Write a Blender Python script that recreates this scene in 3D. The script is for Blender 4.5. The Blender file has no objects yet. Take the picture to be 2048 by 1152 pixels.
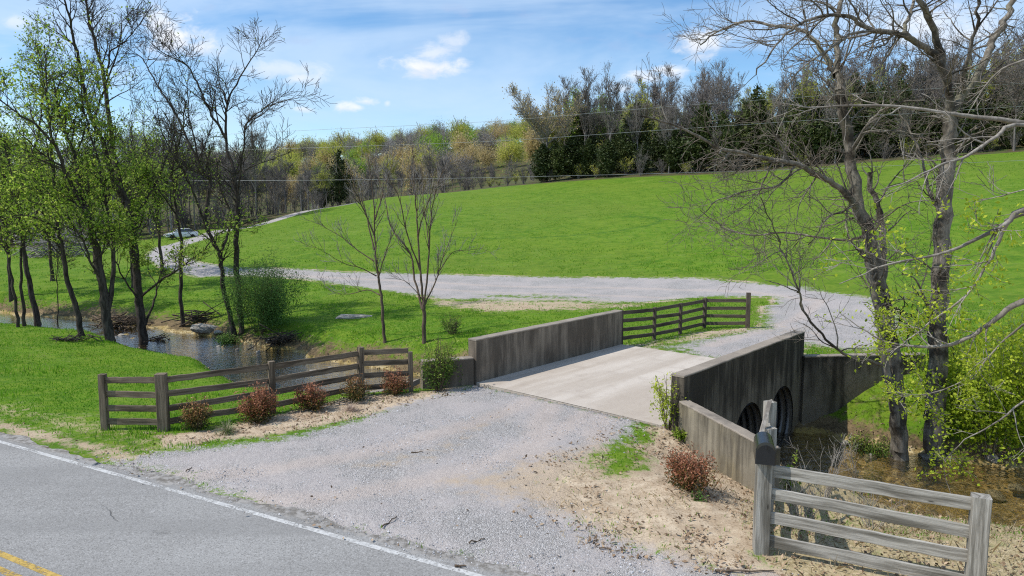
import bpy, bmesh, math, random
import numpy as np
from mathutils import Vector, Matrix

random.seed(7)
RNG = np.random.default_rng(11)
scene = bpy.context.scene
COL = scene.collection
R = math.radians

# ------------------------------------------------------------------ camera
CH = 5.4
FPX = 1400.0
PITCH = math.atan(161.0 / FPX)
SP, CP = math.sin(PITCH), math.cos(PITCH)
cam_d = bpy.data.cameras.new('camera')
cam_d.sensor_width = 36.0
cam_d.lens = 36.0 * FPX / 2048.0
cam_d.clip_start = 0.1
cam_d.clip_end = 5000
cam = bpy.data.objects.new('camera', cam_d)
cam.location = (0, 0, CH)
cam.rotation_euler = (math.pi / 2 - PITCH, 0, 0)
COL.objects.link(cam)
scene.camera = cam


def ray(px, py):
    a = (px - 1024) / FPX
    b = (576 - py) / FPX
    return (a, CP + SP * b, -SP + CP * b)


def D(px, py, Y):
    """world point on the sight line of a photo pixel, at distance Y"""
    r = ray(px, py)
    t = Y / r[1]
    return (r[0] * t, Y, CH + r[2] * t)


def G(px, py, z=0.0):
    r = ray(px, py)
    t = (z - CH) / r[2]
    return (r[0] * t, r[1] * t, z)


# ------------------------------------------------------------------ noise + terrain
def vnoise(x, y, scale, seed=0):
    x = np.asarray(x, float) * scale
    y = np.asarray(y, float) * scale
    xi = np.floor(x).astype(np.int64)
    yi = np.floor(y).astype(np.int64)
    fx = x - xi
    fy = y - yi
    fx = fx * fx * (3 - 2 * fx)
    fy = fy * fy * (3 - 2 * fy)

    def h(a, b):
        n = (a * 374761393 + b * 668265263 + seed * 974711) & 0x7fffffff
        n = ((n ^ (n >> 13)) * 1274126177) & 0x7fffffff
        n = n ^ (n >> 16)
        return (n & 0xffff) / 65535.0
    return (h(xi, yi) * (1 - fx) + h(xi + 1, yi) * fx) * (1 - fy) + (h(xi, yi + 1) * (1 - fx) + h(xi + 1, yi + 1) * fx) * fy


def sstep(t):
    t = np.clip(t, 0, 1)
    return t * t * (3 - 2 * t)


CREST = [D(2400, 285, 100), D(2200, 293, 105), D(2048, 303, 110), D(1700, 328, 118), D(1500, 345, 124), D(1300, 353, 130),
         D(1000, 374, 140), D(900, 385, 140), D(750, 398, 138), D(690, 410, 135), D(600, 424, 126)]
WOODL = [D(480, 455, 117), D(400, 460, 113), D(300, 478, 108), D(150, 492, 102), D(0, 496, 100), D(-300, 500, 95)]
CP_PTS = [(-30, 0, 0), (0, 0, 0), (30, 0, 0), (-12, 10, 0), (12, 8, -.1), (0, 12, 0), (0, 18, 0), (3, 16, 0), (5, 13, -.1), (-5, 16.5, 0), (-9, 16.5, -.02),
          (-16, 19, -.1), (-25, 22, -.2), (-45, 24, -.3), (-11, 24, -.3), (-18, 28, -.45), (-13.5, 29, -.75), (-26, 35, -.65), (-45, 40, -.6), (-70, 45, -.6),
          (-6, 32.5, -.75), (-12, 38, -.8), (-18, 44, -.8), (-28, 52, -.6), (-45, 58, -.5), (-70, 70, -.6), (2, 33, -.35), (-10, 46, -.25), (0, 42, -.1),
          (0, 48, 0), (-12, 53, .05), (-25, 60, .25), (8, 40, 0), (12, 32, 0), (9, 27, 0), (4, 24, 0), (16, 27, .1), (15, 37, .1), (21, 33, .5),
          (18, 22, .1), (26, 24, .6), (32, 30, 1.3), (45, 30, 2.2), (60, 25, 3),
          (-36, 72, .2), (-45, 84, .4), (-60, 90, -.1), (-42, 90, .6),
          (0, 62, 1.15), (0, 80, 3.1), (0, 100, 5.3), (0, 120, 7.5), (-18, 90, 3.0), (-22, 110, 4.6), (-14, 65, 1.1), (20, 60, 2.4), (30, 90, 6.4), (45, 70, 6.1), (50, 100, 9.6), (70, 80, 10.5),
          (-33, 180, 5.5), (0, 175, 11), (0, 205, 13), (-45, 240, 11), (0, 260, 19), (-50, 300, 21), (-60, 390, 35), (0, 400, 41), (60, 400, 46),
          (-150, 350, 20), (-250, 350, 12), (-120, 160, 1), (-70, 130, 1.5), (-60, 180, 4), (-150, 100, 0),
          (25, 160, 14.5), (60, 150, 17), (100, 140, 21), (60, 200, 24), (120, 200, 32), (60, 280, 32), (180, 150, 30), (150, 300, 48),
          (-400, 700, 20), (0, 800, 40), (500, 700, 60), (900, 900, 60), (-900, 900, 20), (-400, 300, 5), (500, 300, 60), (300, 80, 30), (-200, 20, -.5), (200, 0, 6)]
CP_PTS += CREST + WOODL
CPA = np.array(CP_PTS, float)


def _phi(r2):
    return 0.5 * r2 * np.log(np.maximum(r2, 1e-9))


def _fit():
    n = len(CPA)
    S = 0.01
    d2 = ((CPA[:, None, :2] - CPA[None, :, :2]) * S) ** 2
    K = _phi(d2.sum(-1)) + np.eye(n) * 1e-5
    P = np.c_[np.ones(n), CPA[:, :2] * S]
    A = np.zeros((n + 3, n + 3))
    A[:n, :n] = K
    A[:n, n:] = P
    A[n:, :n] = P.T
    b = np.r_[CPA[:, 2], 0, 0, 0]
    return np.linalg.solve(A, b)


TW = _fit()


def base_h(x, y):
    x = np.asarray(x, float).ravel() * 0.01
    y = np.asarray(y, float).ravel() * 0.01
    z = TW[-3] + TW[-2] * x + TW[-1] * y
    for k in range(len(CPA)):
        z = z + TW[k] * _phi((x - CPA[k, 0] * .01) ** 2 + (y - CPA[k, 1] * .01) ** 2)
    # the road, the drive and the lawn beside them lie level
    X, Y = x * 100, y * 100
    w = sstep((22 - Y) / 6) * sstep((40 - np.abs(X)) / 15)
    return z * (1 - w) + np.where(np.abs(z) > .05, z * .35, z) * w


BA = np.array([-1.1, 21.25])          # near left inside corner of the bridge deck
BU = np.array([.665, .747])
BV = np.array([.747, -.665])
BL, BW, PT = 8.2, 6.7, 0.35
WR0 = (BA + BV * (BW + PT))           # near right outside corner
WR1 = WR0 + np.array([1.05, -3.0])


def buv(u, v, z=0.0):
    p = BA + BU * u + BV * v
    return (p[0], p[1], z)


def bridge_uv(x, y):
    dx, dy = x - BA[0], y - BA[1]
    return dx * BU[0] + dy * BU[1], dx * BV[0] + dy * BV[1]


_mid_in = BA + BU * 5.3 + BV * -.5
_mid_out = BA + BU * 5.3 + BV * (BW + .6)
CREEK = [(-90, 62), (-60, 54), (-45, 49.5), (-31, 44), (-24, 41), (-19, 38), (-14, 34.2), (-10, 31.2), (-6.1, 28.3), (-2.8, 26.9), (_mid_in[0], _mid_in[1]),
         (_mid_out[0], _mid_out[1]), (8.9, 19.0), (10.9, 18.0), (13.5, 16.9), (18, 15.4), (30, 12.5), (60, 7)]
WATER_Z = -1.9


def creek_d(x, y):
    best = np.full(x.shape, 1e9)
    side = np.zeros(x.shape)
    for (ax, ay), (bx, by) in zip(CREEK[:-1], CREEK[1:]):
        ex, ey = bx - ax, by - ay
        L2 = ex * ex + ey * ey
        t = np.clip(((x - ax) * ex + (y - ay) * ey) / L2, 0, 1)
        d = np.hypot(x - ax - t * ex, y - ay - t * ey)
        c = ex * (y - ay) - ey * (x - ax)
        m = d < best
        best = np.where(m, d, best)
        side = np.where(m, np.sign(c), side)
    return best, side


def protected(x, y):
    u, v = bridge_uv(x, y)
    between = (v > -.3) & (v < BW + .3)
    p = between & ((u < -0.02) | (u > BL + .02))
    cr = (WR1[0] - WR0[0]) * (y - WR0[1]) - (WR1[1] - WR0[1]) * (x - WR0[0])
    p |= (cr < 0) & (y < WR0[1] + .3) & (x > -1)
    p |= (x > 9.35) & (x < 13.7) & (y > 22.95) & (y < 40)
    return p, u, v, between


def height(x, y, full=False):
    x = np.asarray(x, float).ravel()
    y = np.asarray(y, float).ravel()
    z = base_h(x, y)
    near = (np.abs(y - 30) < 60)
    d, side = creek_d(x, y)
    far = side > 0
    wob = (vnoise(x, y, .45, 3) - .5) * 1.3 + (vnoise(x, y, 1.6, 4) - .5) * .55
    hw = np.where(x > 5, np.where(side < 0, 2.75, 1.5), np.where(x > -9, 2.15, 1.85))
    bw = np.where(far, np.where(x > 5, 4.2, np.where(x < -16, 3.6, 2.3)), np.where(x > 5, 3.5, 3.0 + 2.6 * sstep((x + 14) / 5)))
    s = sstep((d + wob * .6 - hw) / bw)
    s = np.where(far & (x < 5), np.sqrt(s), s)
    bed = -2.22 + (vnoise(x, y, .8, 5) - .44) * np.where(x > 4, .22, .55) + (vnoise(x, y, 3.0, 6) - .5) * .28
    zc = bed + (z - bed) * s
    prot, u, v, between = protected(x, y)
    chan = between & (u >= -.02) & (u <= BL + .02)
    zc = np.where(chan, np.where((u > 2.4) & (u < 8), -2.4, -.6), zc)
    wf = sstep((-poly_sd(FENCE_SIDE, x, y) - .3) / 1.7)
    zc = z + (np.minimum(z, zc) - z) * np.where((x < 0) & (y < 30), wf, 1)
    zz = np.where(prot, z, np.minimum(z, zc))
    bank = np.where(prot | chan, 0, (1 - s))
    # small relief of turf away from the drive
    amp = np.clip((np.abs(zz) - .04) * 2, 0, 1) * np.clip(1.3 - y / 120, .25, 1)
    zz = zz + amp * ((vnoise(x, y, .9, 8) - .5) * .10 + (vnoise(x, y, 2.7, 9) - .5) * .05)
    zz = np.where(chan, np.minimum(zz, -.5), zz)
    # soil falls towards the near right wing wall
    wx = sstep((x - 1.9 + (y - 16) * .35) / 2.6) * sstep((16.9 - y) / 1.5) * sstep((y - 10.9) / 1.5) * (prot | (y < 14))
    zz = zz - .42 * np.clip(wx, 0, 1)
    if full:
        return zz, bank, d, side
    return zz


FENCE_SIDE = [(-40, 17.5), (-14, 17.2)] + [G(a, b)[:2] for a, b in ((211, 860), (328, 862), (545, 827), (722, 790), (822, 783))] + [(-1.3, 21.4), (3, 18), (3, 5), (-40, 5)]


def hz(x, y):
    return float(height(np.array([x]), np.array([y]))[0])


_TT = np.concatenate([np.arange(6, 60, .08), np.arange(60, 500, .6)])


def T(px, py):
    """where the sight line of a pixel meets the terrain"""
    r = ray(px, py)
    x, y, z = r[0] * _TT, r[1] * _TT, CH + r[2] * _TT
    g = height(x, y)
    below = np.nonzero(z < g)[0]
    i = below[0] if len(below) else len(_TT) - 1
    return (float(x[i]), float(y[i]), float(g[i]))


def poly_sd(poly, x, y):
    """signed distance to a polygon, positive inside"""
    x = np.asarray(x, float)
    y = np.asarray(y, float)
    best = np.full(x.shape, 1e9)
    ins = np.zeros(x.shape, bool)
    n = len(poly)
    for i in range(n):
        ax, ay = poly[i][0], poly[i][1]
        bx, by = poly[(i + 1) % n][0], poly[(i + 1) % n][1]
        ex, ey = bx - ax, by - ay
        t = np.clip(((x - ax) * ex + (y - ay) * ey) / (ex * ex + ey * ey + 1e-12), 0, 1)
        best = np.minimum(best, np.hypot(x - ax - t * ex, y - ay - t * ey))
        c = (ay > y) != (by > y)
        with np.errstate(divide='ignore', invalid='ignore'):
            xi = ex * (y - ay) / (ey if ey != 0 else 1e-12) + ax
        ins ^= c & (x < xi)
    return np.where(ins, best, -best)


def line_d(pts, x, y):
    best = np.full(np.shape(x), 1e9)
    for a, b in zip(pts[:-1], pts[1:]):
        ex, ey = b[0] - a[0], b[1] - a[1]
        t = np.clip(((x - a[0]) * ex + (y - a[1]) * ey) / (ex * ex + ey * ey + 1e-12), 0, 1)
        best = np.minimum(best, np.hypot(x - a[0] - t * ex, y - a[1] - t * ey))
    return best


# road frame: white edge line through two photo points
RP0 = np.array(G(0, 884)[:2])
RP1 = np.array(G(950, 1151)[:2])
RD = (RP1 - RP0) / np.linalg.norm(RP1 - RP0)
RN = np.array([RD[1], -RD[0]])
if RN[1] > 0:
    RN = -RN                           # towards the camera


def road_n(x, y):
    return (x - RP0[0]) * RN[0] + (y - RP0[1]) * RN[1]


def road_s(x, y):
    return (x - RP0[0]) * RD[0] + (y - RP0[1]) * RD[1]


def gpoly(pp):
    return [G(a, b)[:2] for a, b in pp]


APRON = gpoly([(225, 925), (330, 905), (450, 893), (580, 876), (700, 843), (800, 806), (880, 783), (950, 764), (985, 762)]) + [tuple(buv(.05, .0)[:2]), tuple(buv(.05, BW)[:2])] + \
    gpoly([(1290, 832), (1235, 880), (1180, 915), (1110, 965), (1130, 1010), (1230, 1062), (1330, 1095), (1450, 1130), (1640, 1200), (1100, 1260), (980, 1150), (600, 1040), (400, 975)])
UPPER = [tuple(buv(BL - .05, 0.1)[:2]), tuple(buv(BL - .05, BW)[:2])] + gpoly([(1612, 690), (1690, 702), (1760, 700), (1800, 672), (1795, 640), (1740, 610), (1620, 592), (1500, 581), (1400, 572), (1200, 564),
        (1000, 557), (850, 553), (700, 549), (600, 544), (480, 541), (400, 543), (400, 551), (500, 553), (600, 558), (700, 571), (790, 582), (870, 592), (1000, 602), (1150, 606), (1290, 607), (1425, 601), (1530, 604),
        (1525, 655), (1405, 664), (1290, 683)])
FDRIVE = [T(430, 546), T(360, 530), T(325, 512), T(345, 492), (-44.5, 97), D(440, 472, 110), D(520, 450, 117), D(600, 430, 125), D(680, 413.5, 134), D(720, 404, 142)]
RDIRT = gpoly([(1270, 826), (1345, 790), (1420, 830), (1510, 905), (1512, 1100), (1620, 1190), (1450, 1150), (1300, 1105), (1160, 1060), (1060, 990), (1110, 930), (1215, 880)])
RGRASS = [gpoly([(1185, 900), (1300, 868), (1320, 925), (1255, 962), (1180, 955)]), gpoly([(1275, 815), (1325, 838), (1300, 872), (1225, 872)])]
LBED = gpoly([(300, 862), (345, 868), (420, 858), (540, 828), (720, 786), (825, 782), (900, 768), (960, 765), (880, 795), (700, 838), (560, 870), (430, 884), (330, 890)])
TRACKS = [gpoly(t) for t in ([(1090, 785), (1010, 825), (880, 868), (700, 915), (520, 945), (330, 955)], [(1200, 805), (1140, 850), (1010, 915), (850, 965), (640, 1000), (480, 1000)],
                             [(1110, 790), (1080, 850), (1060, 930), (1130, 1010), (1330, 1075), (1600, 1150)], [(1215, 808), (1190, 870), (1190, 940), (1260, 1000), (1420, 1080)],
                             [(1420, 690), (1500, 665), (1590, 640), (1640, 612), (1500, 594), (1250, 582), (1000, 572), (780, 562), (560, 551)], [(1360, 678), (1460, 650), (1540, 625), (1480, 606), (1250, 594), (1000, 583), (780, 570)])]
PASTURE = [(p[0], p[1]) for p in CREST + WOODL] + [(-140, 60), (-140, -40), (200, -40), (200, 80)]


def ground_masks(x, y, z, bank, cd, side):
    m = {}
    g = np.clip(.5 + poly_sd(APRON, x, y) / 1.7, 0, 1)
    up = poly_sd(UPPER, x, y)
    g = np.maximum(g, np.clip(.5 + (up - np.where(y > 38, .75, .2)) / 2.2, 0, 1))
    fd = line_d(FDRIVE, x, y)
    g = np.maximum(g, np.clip(.5 + (1.6 - fd) / 1.4, 0, 1))
    # the grassy strip inside the apron edge by the far fence and in the upper drive
    strip = poly_sd(gpoly([(1280, 690), (1400, 668), (1490, 662), (1450, 682), (1390, 702)]), x, y)
    g = g - .42 * np.clip(.5 + strip / 1.2, 0, 1)
    strip2 = poly_sd(gpoly([(930, 582), (1100, 586), (1250, 598), (1130, 600), (960, 592)]), x, y)
    g = g - .5 * np.clip(.5 + strip2 / 2.0, 0, 1)
    m['gravel'] = np.clip(g, 0, 1)
    dirt = np.clip(.5 + poly_sd(RDIRT, x, y) / 1.5, 0, 1)
    for q in RGRASS:
        dirt = dirt - .62 * np.clip(.5 + poly_sd(q, x, y) / .9, 0, 1)
    dirt = np.maximum(dirt, .85 * np.clip(.5 + poly_sd(LBED, x, y) / .7, 0, 1))
    dirt = np.maximum(dirt, .55 * np.clip(.5 + (poly_sd(gpoly([(860, 590), (1300, 606), (1300, 612), (1150, 616), (960, 612), (860, 600)]), x, y)) / 1.5, 0, 1))
    rim = np.clip(1 - np.abs(m['gravel'] - .35) / .3, 0, 1) * (y > 24) * .62
    dirt = np.maximum(dirt, rim * (vnoise(x, y, .35, 41) * .9 + .35))
    shoulder = np.clip(1 - np.abs(road_n(x, y) + .75) / .9, 0, 1) * (g < .6)
    dirt = np.maximum(dirt, .62 * shoulder)
    m['dirt'] = np.clip(dirt, 0, 1)
    steep = np.clip(bank * (1 - bank) * 4, 0, 1) * np.where((side > 0) & (x < 6), .55, .35)
    m['bank'] = np.clip(np.maximum(steep * np.clip((3.2 - np.abs(cd - 3)) / 2, 0, 1), sstep((z + 1.15) / -.5) * .8), 0, 1) * (y < 70)
    m['bed'] = sstep((WATER_Z + .22 - z) / .2) * (cd < 6)
    ps = poly_sd(PASTURE, x, y)
    m['woods'] = np.clip(.5 - ps / 3.0, 0, 1) * (y > 60)
    # tan sand streaks within the gravel
    sand = .8 * np.clip(.5 + poly_sd(gpoly([(860, 960), (1010, 935), (1110, 900), (1220, 880), (1300, 960), (1500, 1130), (1420, 1160), (1250, 1085), (1130, 1040), (1000, 1005)]), x, y) / 1.6, 0, 1)
    sand = np.maximum(sand, .7 * np.clip(.5 + poly_sd(gpoly([(690, 930), (830, 905), (960, 850), (1010, 830), (880, 920), (760, 945)]), x, y) / 1.6, 0, 1))
    sand = np.maximum(sand, .6 * np.clip(.5 + poly_sd(gpoly([(860, 588), (1180, 595), (1290, 605), (1000, 606), (870, 598)]), x, y) / 2.0, 0, 1))
    sand = np.maximum(sand, .45 * np.clip(.5 + poly_sd(gpoly([(1500, 640), (1640, 655), (1700, 690), (1610, 700), (1500, 672)]), x, y) / 2.0, 0, 1))
    trk = np.full(np.shape(x), 9.0)
    for t in TRACKS:
        trk = np.minimum(trk, line_d(t, x, y))
    m['track'] = np.clip(1 - trk / .8, 0, 1)
    m['sand'] = sand
    dry = .5 * np.clip(1 - np.abs(road_n(x, y) + 1.6) / 1.8, 0, 1) + .75 * ((x > 3.95) & (y < 17) & (side < 0) & (cd < 12))
    m['dry'] = np.clip(dry, 0, 1)
    # worn mowing ring on the pasture
    e = np.hypot((x - 4) / 12.5, (y - 79) / 7.2)
    m['ring'] = np.clip(1 - np.abs(e - 1) / .06, 0, 1) * (y < 84)
    return m

# ------------------------------------------------------------------ object helpers
def tag(o, label=None, cat=None, group=None, kind=None):
    if label:
        o['label'] = label
    if cat:
        o['category'] = cat
    if group:
        o['group'] = group
    if kind:
        o['kind'] = kind
    return o


def empty(name, loc=(0, 0, 0), rz=0.0):
    o = bpy.data.objects.new(name, None)
    o.empty_display_size = .2
    o.location = loc
    o.rotation_euler = (0, 0, rz)
    COL.objects.link(o)
    return o


def thing(name, label, cat, loc=(0, 0, 0), rz=0.0, group=None):
    return tag(empty(name, loc, rz), label, cat, group)


def mesh_np(name, V, F, attrs=None, uv=None, smooth=False):
    """V (n,3); F list of int arrays (m,k)"""
    me = bpy.data.meshes.new(name)
    V = np.asarray(V, np.float32)
    me.vertices.add(len(V))
    me.vertices.foreach_set('co', V.ravel())
    F = [np.asarray(f, np.int32) for f in (F if isinstance(F, list) else [F]) if len(f)]
    li = np.concatenate([f.ravel() for f in F])
    cnt = np.concatenate([np.full(len(f), f.shape[1], np.int32) for f in F])
    st = np.concatenate([[0], np.cumsum(cnt)[:-1]]).astype(np.int32)
    me.loops.add(len(li))
    me.loops.foreach_set('vertex_index', li)
    me.polygons.add(len(cnt))
    me.polygons.foreach_set('loop_start', st)
    if smooth:
        me.polygons.foreach_set('use_smooth', np.ones(len(cnt), bool))
    if uv is not None:
        l = me.uv_layers.new(name='UVMap')
        l.data.foreach_set('uv', np.asarray(uv, np.float32)[li].ravel())
    me.update(calc_edges=True)
    for k, a in (attrs or {}).items():
        at = me.attributes.new(k, 'FLOAT', 'POINT')
        at.data.foreach_set('value', np.asarray(a, np.float32))
    return me


def link(name, me, m=None, parent=None, loc=None):
    o = bpy.data.objects.new(name, me)
    if m is not None:
        for mm in (m if isinstance(m, (list, tuple)) else [m]):
            me.materials.append(mm)
    if parent is not None:
        o.parent = parent
    if loc is not None:
        o.location = loc
    COL.objects.link(o)
    return o


class MB:
    """collects prisms, tubes, sheets into ONE mesh"""

    def __init__(s):
        s.V, s.UV, s.F, s.n = [], [], [], 0

    def add(s, V, F, UV=None):
        V = np.asarray(V, float)
        s.V.append(V)
        s.UV.append(np.asarray(UV, float) if UV is not None else V[:, :2] * 1.0)
        for f in F:
            s.F.append(tuple(int(i) + s.n for i in f))
        s.n += len(V)

    def board(s, p0, p1, wv, tv, n=6, cham=.008, jit=.0, taper=1.0):
        """long bar from p0 to p1, cross section given by full vectors wv (width) and tv (thickness), chamfered edges"""
        p0, p1, wv, tv = (np.array(a, float) for a in (p0, p1, wv, tv))
        L = np.linalg.norm(p1 - p0)
        w, t = np.linalg.norm(wv), np.linalg.norm(tv)
        wd, td = wv / w, tv / t
        c = min(cham, w * .3, t * .3)
        ring = [(-w / 2 + c, -t / 2), (w / 2 - c, -t / 2), (w / 2, -t / 2 + c), (w / 2, t / 2 - c), (w / 2 - c, t / 2), (-w / 2 + c, t / 2), (-w / 2, t / 2 - c), (-w / 2, -t / 2 + c)]
        per = [0, w, w + .01, w + t, w + t + .01, 2 * w + t, 2 * w + t + .01, 2 * w + 2 * t]
        V, UV, F = [], [], []
        u0 = random.random() * 50
        for i in range(n + 1):
            f = i / n
            o = p0 + (p1 - p0) * f + wd * random.gauss(0, jit) + td * random.gauss(0, jit * .8)
            k = 1 + (taper - 1) * f
            for (a, b), q in zip(ring, per):
                V.append(o + wd * a * k + td * b * k)
                UV.append((u0 + L * f, q + u0))
        for i in range(n):
            for j in range(8):
                a, b = i * 8 + j, i * 8 + (j + 1) % 8
                F.append((a, b, b + 8, a + 8))
        F.append(tuple(range(7, -1, -1)))
        F.append(tuple(n * 8 + j for j in range(8)))
        s.add(V, F, UV)

    def box(s, c, sx, sy, sz, rz=0, cham=.01):
        a = np.array([math.cos(rz), math.sin(rz), 0])
        b = np.array([-math.sin(rz), math.cos(rz), 0])
        c = np.array(c, float)
        s.board(c - [0, 0, sz / 2], c + [0, 0, sz / 2], a * sx, b * sy, 1, cham)

    def tube(s, pts, rad, k=8, cap=True):
        pts = np.array(pts, float)
        n = len(pts)
        rad = np.broadcast_to(np.array(rad, float), (n,))
        tan = np.gradient(pts, axis=0)
        tan /= np.linalg.norm(tan, axis=1)[:, None] + 1e-9
        ref = np.array([0, 0, 1.]) if abs(tan[:, 2]).mean() < .8 else np.array([1., 0, 0])
        u = np.cross(tan, ref)
        u /= np.linalg.norm(u, axis=1)[:, None]
        v = np.cross(tan, u)
        V, UV, F = [], [], []
        for i in range(n):
            for j in range(k):
                a = 2 * math.pi * j / k
                V.append(pts[i] + rad[i] * (u[i] * math.cos(a) + v[i] * math.sin(a)))
                UV.append((i * .2, j / k * .5))
        for i in range(n - 1):
            for j in range(k):
                a, b = i * k + j, i * k + (j + 1) % k
                F.append((a, b, b + k, a + k))
        if cap:
            F.append(tuple(range(k - 1, -1, -1)))
            F.append(tuple((n - 1) * k + j for j in range(k)))
        s.add(V, F, UV)

    def build(s, name, m, parent=None, smooth=False, origin=None):
        V = np.concatenate(s.V)
        UV = np.concatenate(s.UV)
        o3 = np.array(parent.location if (parent is not None and origin is None) else (origin if origin is not None else (0, 0, 0)), float)
        if parent is not None and parent.parent is not None:
            o3 = np.array(parent.parent.location, float)
        me = bpy.data.meshes.new(name)
        me.from_pydata((V - o3).tolist(), [], s.F)
        l = me.uv_layers.new(name='UVMap')
        li = np.zeros(len(me.loops), np.int32)
        me.loops.foreach_get('vertex_index', li)
        l.data.foreach_set('uv', UV[li].astype(np.float32).ravel())
        bm = bmesh.new()
        bm.from_mesh(me)
        bmesh.ops.recalc_face_normals(bm, faces=bm.faces)
        bm.to_mesh(me)
        bm.free()
        if smooth:
            me.polygons.foreach_set('use_smooth', np.ones(len(me.polygons), bool))
        o = link(name, me, m, parent)
        if origin is not None and parent is None:
            o.location = origin
        return o


def copy_tree(o, parent=None):
    c = o.copy()
    COL.objects.link(c)
    if parent is not None:
        c.parent = parent
    for ch in KIDS.get(o.name, []):
        k = copy_tree(ch, c)
    return c


KIDS = {}


def note_kids():
    KIDS.clear()
    for o in COL.objects:
        if o.parent is not None:
            KIDS.setdefault(o.parent.name, []).append(o)


# ------------------------------------------------------------------ materials
class NT:
    def __init__(s, tree):
        s.t = tree

    def __call__(s, typ, inp=None, out=0, **props):
        n = s.t.nodes.new(typ)
        for k, v in props.items():
            setattr(n, k, v)
        for k, v in (inp or {}).items():
            sk = n.inputs[k]
            if isinstance(v, bpy.types.NodeSocket):
                s.t.links.new(v, sk)
            else:
                if hasattr(sk.default_value, '__len__') and len(sk.default_value) == 4 and len(v) == 3:
                    v = (*v, 1)
                sk.default_value = v
        return n.outputs[out] if out is not None else n

    def math(s, op, a, b=0.0, c=None, clamp=False):
        i = {0: a, 1: b}
        if c is not None:
            i[2] = c
        return s('ShaderNodeMath', i, operation=op, use_clamp=clamp)

    def mix(s, f, a, b, blend='MIX'):
        n = s('ShaderNodeMix', {0: f, 6: a, 7: b}, out=None, data_type='RGBA', blend_type=blend)
        return n.outputs[2]

    def noise(s, vec, scale, detail=3.0, rough=.55, dist=0.0):
        return s('ShaderNodeTexNoise', {'Vector': vec, 'Scale': scale, 'Detail': detail, 'Roughness': rough, 'Distortion': dist})

    def sm(s, v, lo, hi):
        return s('ShaderNodeMapRange', {'Value': v, 'From Min': lo, 'From Max': hi, 'To Min': 0.0, 'To Max': 1.0}, interpolation_type='SMOOTHSTEP')

    def ramp(s, f, stops):
        n = s('ShaderNodeValToRGB', {'Fac': f}, out=None)
        cr = n.color_ramp
        while len(cr.elements) > len(stops):
            cr.elements.remove(cr.elements[-1])
        while len(cr.elements) < len(stops):
            cr.elements.new(.5)
        for e, (p, c) in zip(cr.elements, stops):
            e.position = p
            e.color = (*c, 1)
        return n.outputs[0]

    def attr(s, name):
        return s('ShaderNodeAttribute', attribute_name=name, out=2)

    def scale(s, vec, sc):
        return s('ShaderNodeMapping', {'Vector': vec, 'Scale': sc})


def new_mat(name):
    m = bpy.data.materials.new(name)
    m.use_nodes = True
    t = m.node_tree
    t.nodes.clear()
    n = NT(t)
    out = t.nodes.new('ShaderNodeOutputMaterial')
    return m, n, (lambda s: t.links.new(s, out.inputs['Surface']))


def pbr(n, color, rough=.8, bump=None, bs=.3, bd=.02, spec=.25, **kw):
    i = {'Base Color': color, 'Roughness': rough, 'Specular IOR Level': spec}
    i.update(kw)
    if bump is not None:
        i['Normal'] = n('ShaderNodeBump', {'Height': bump, 'Strength': bs, 'Distance': bd})
    return n('ShaderNodeBsdfPrincipled', i)


def objco(n):
    return n('ShaderNodeTexCoord', out=3)


M = {}


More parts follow.
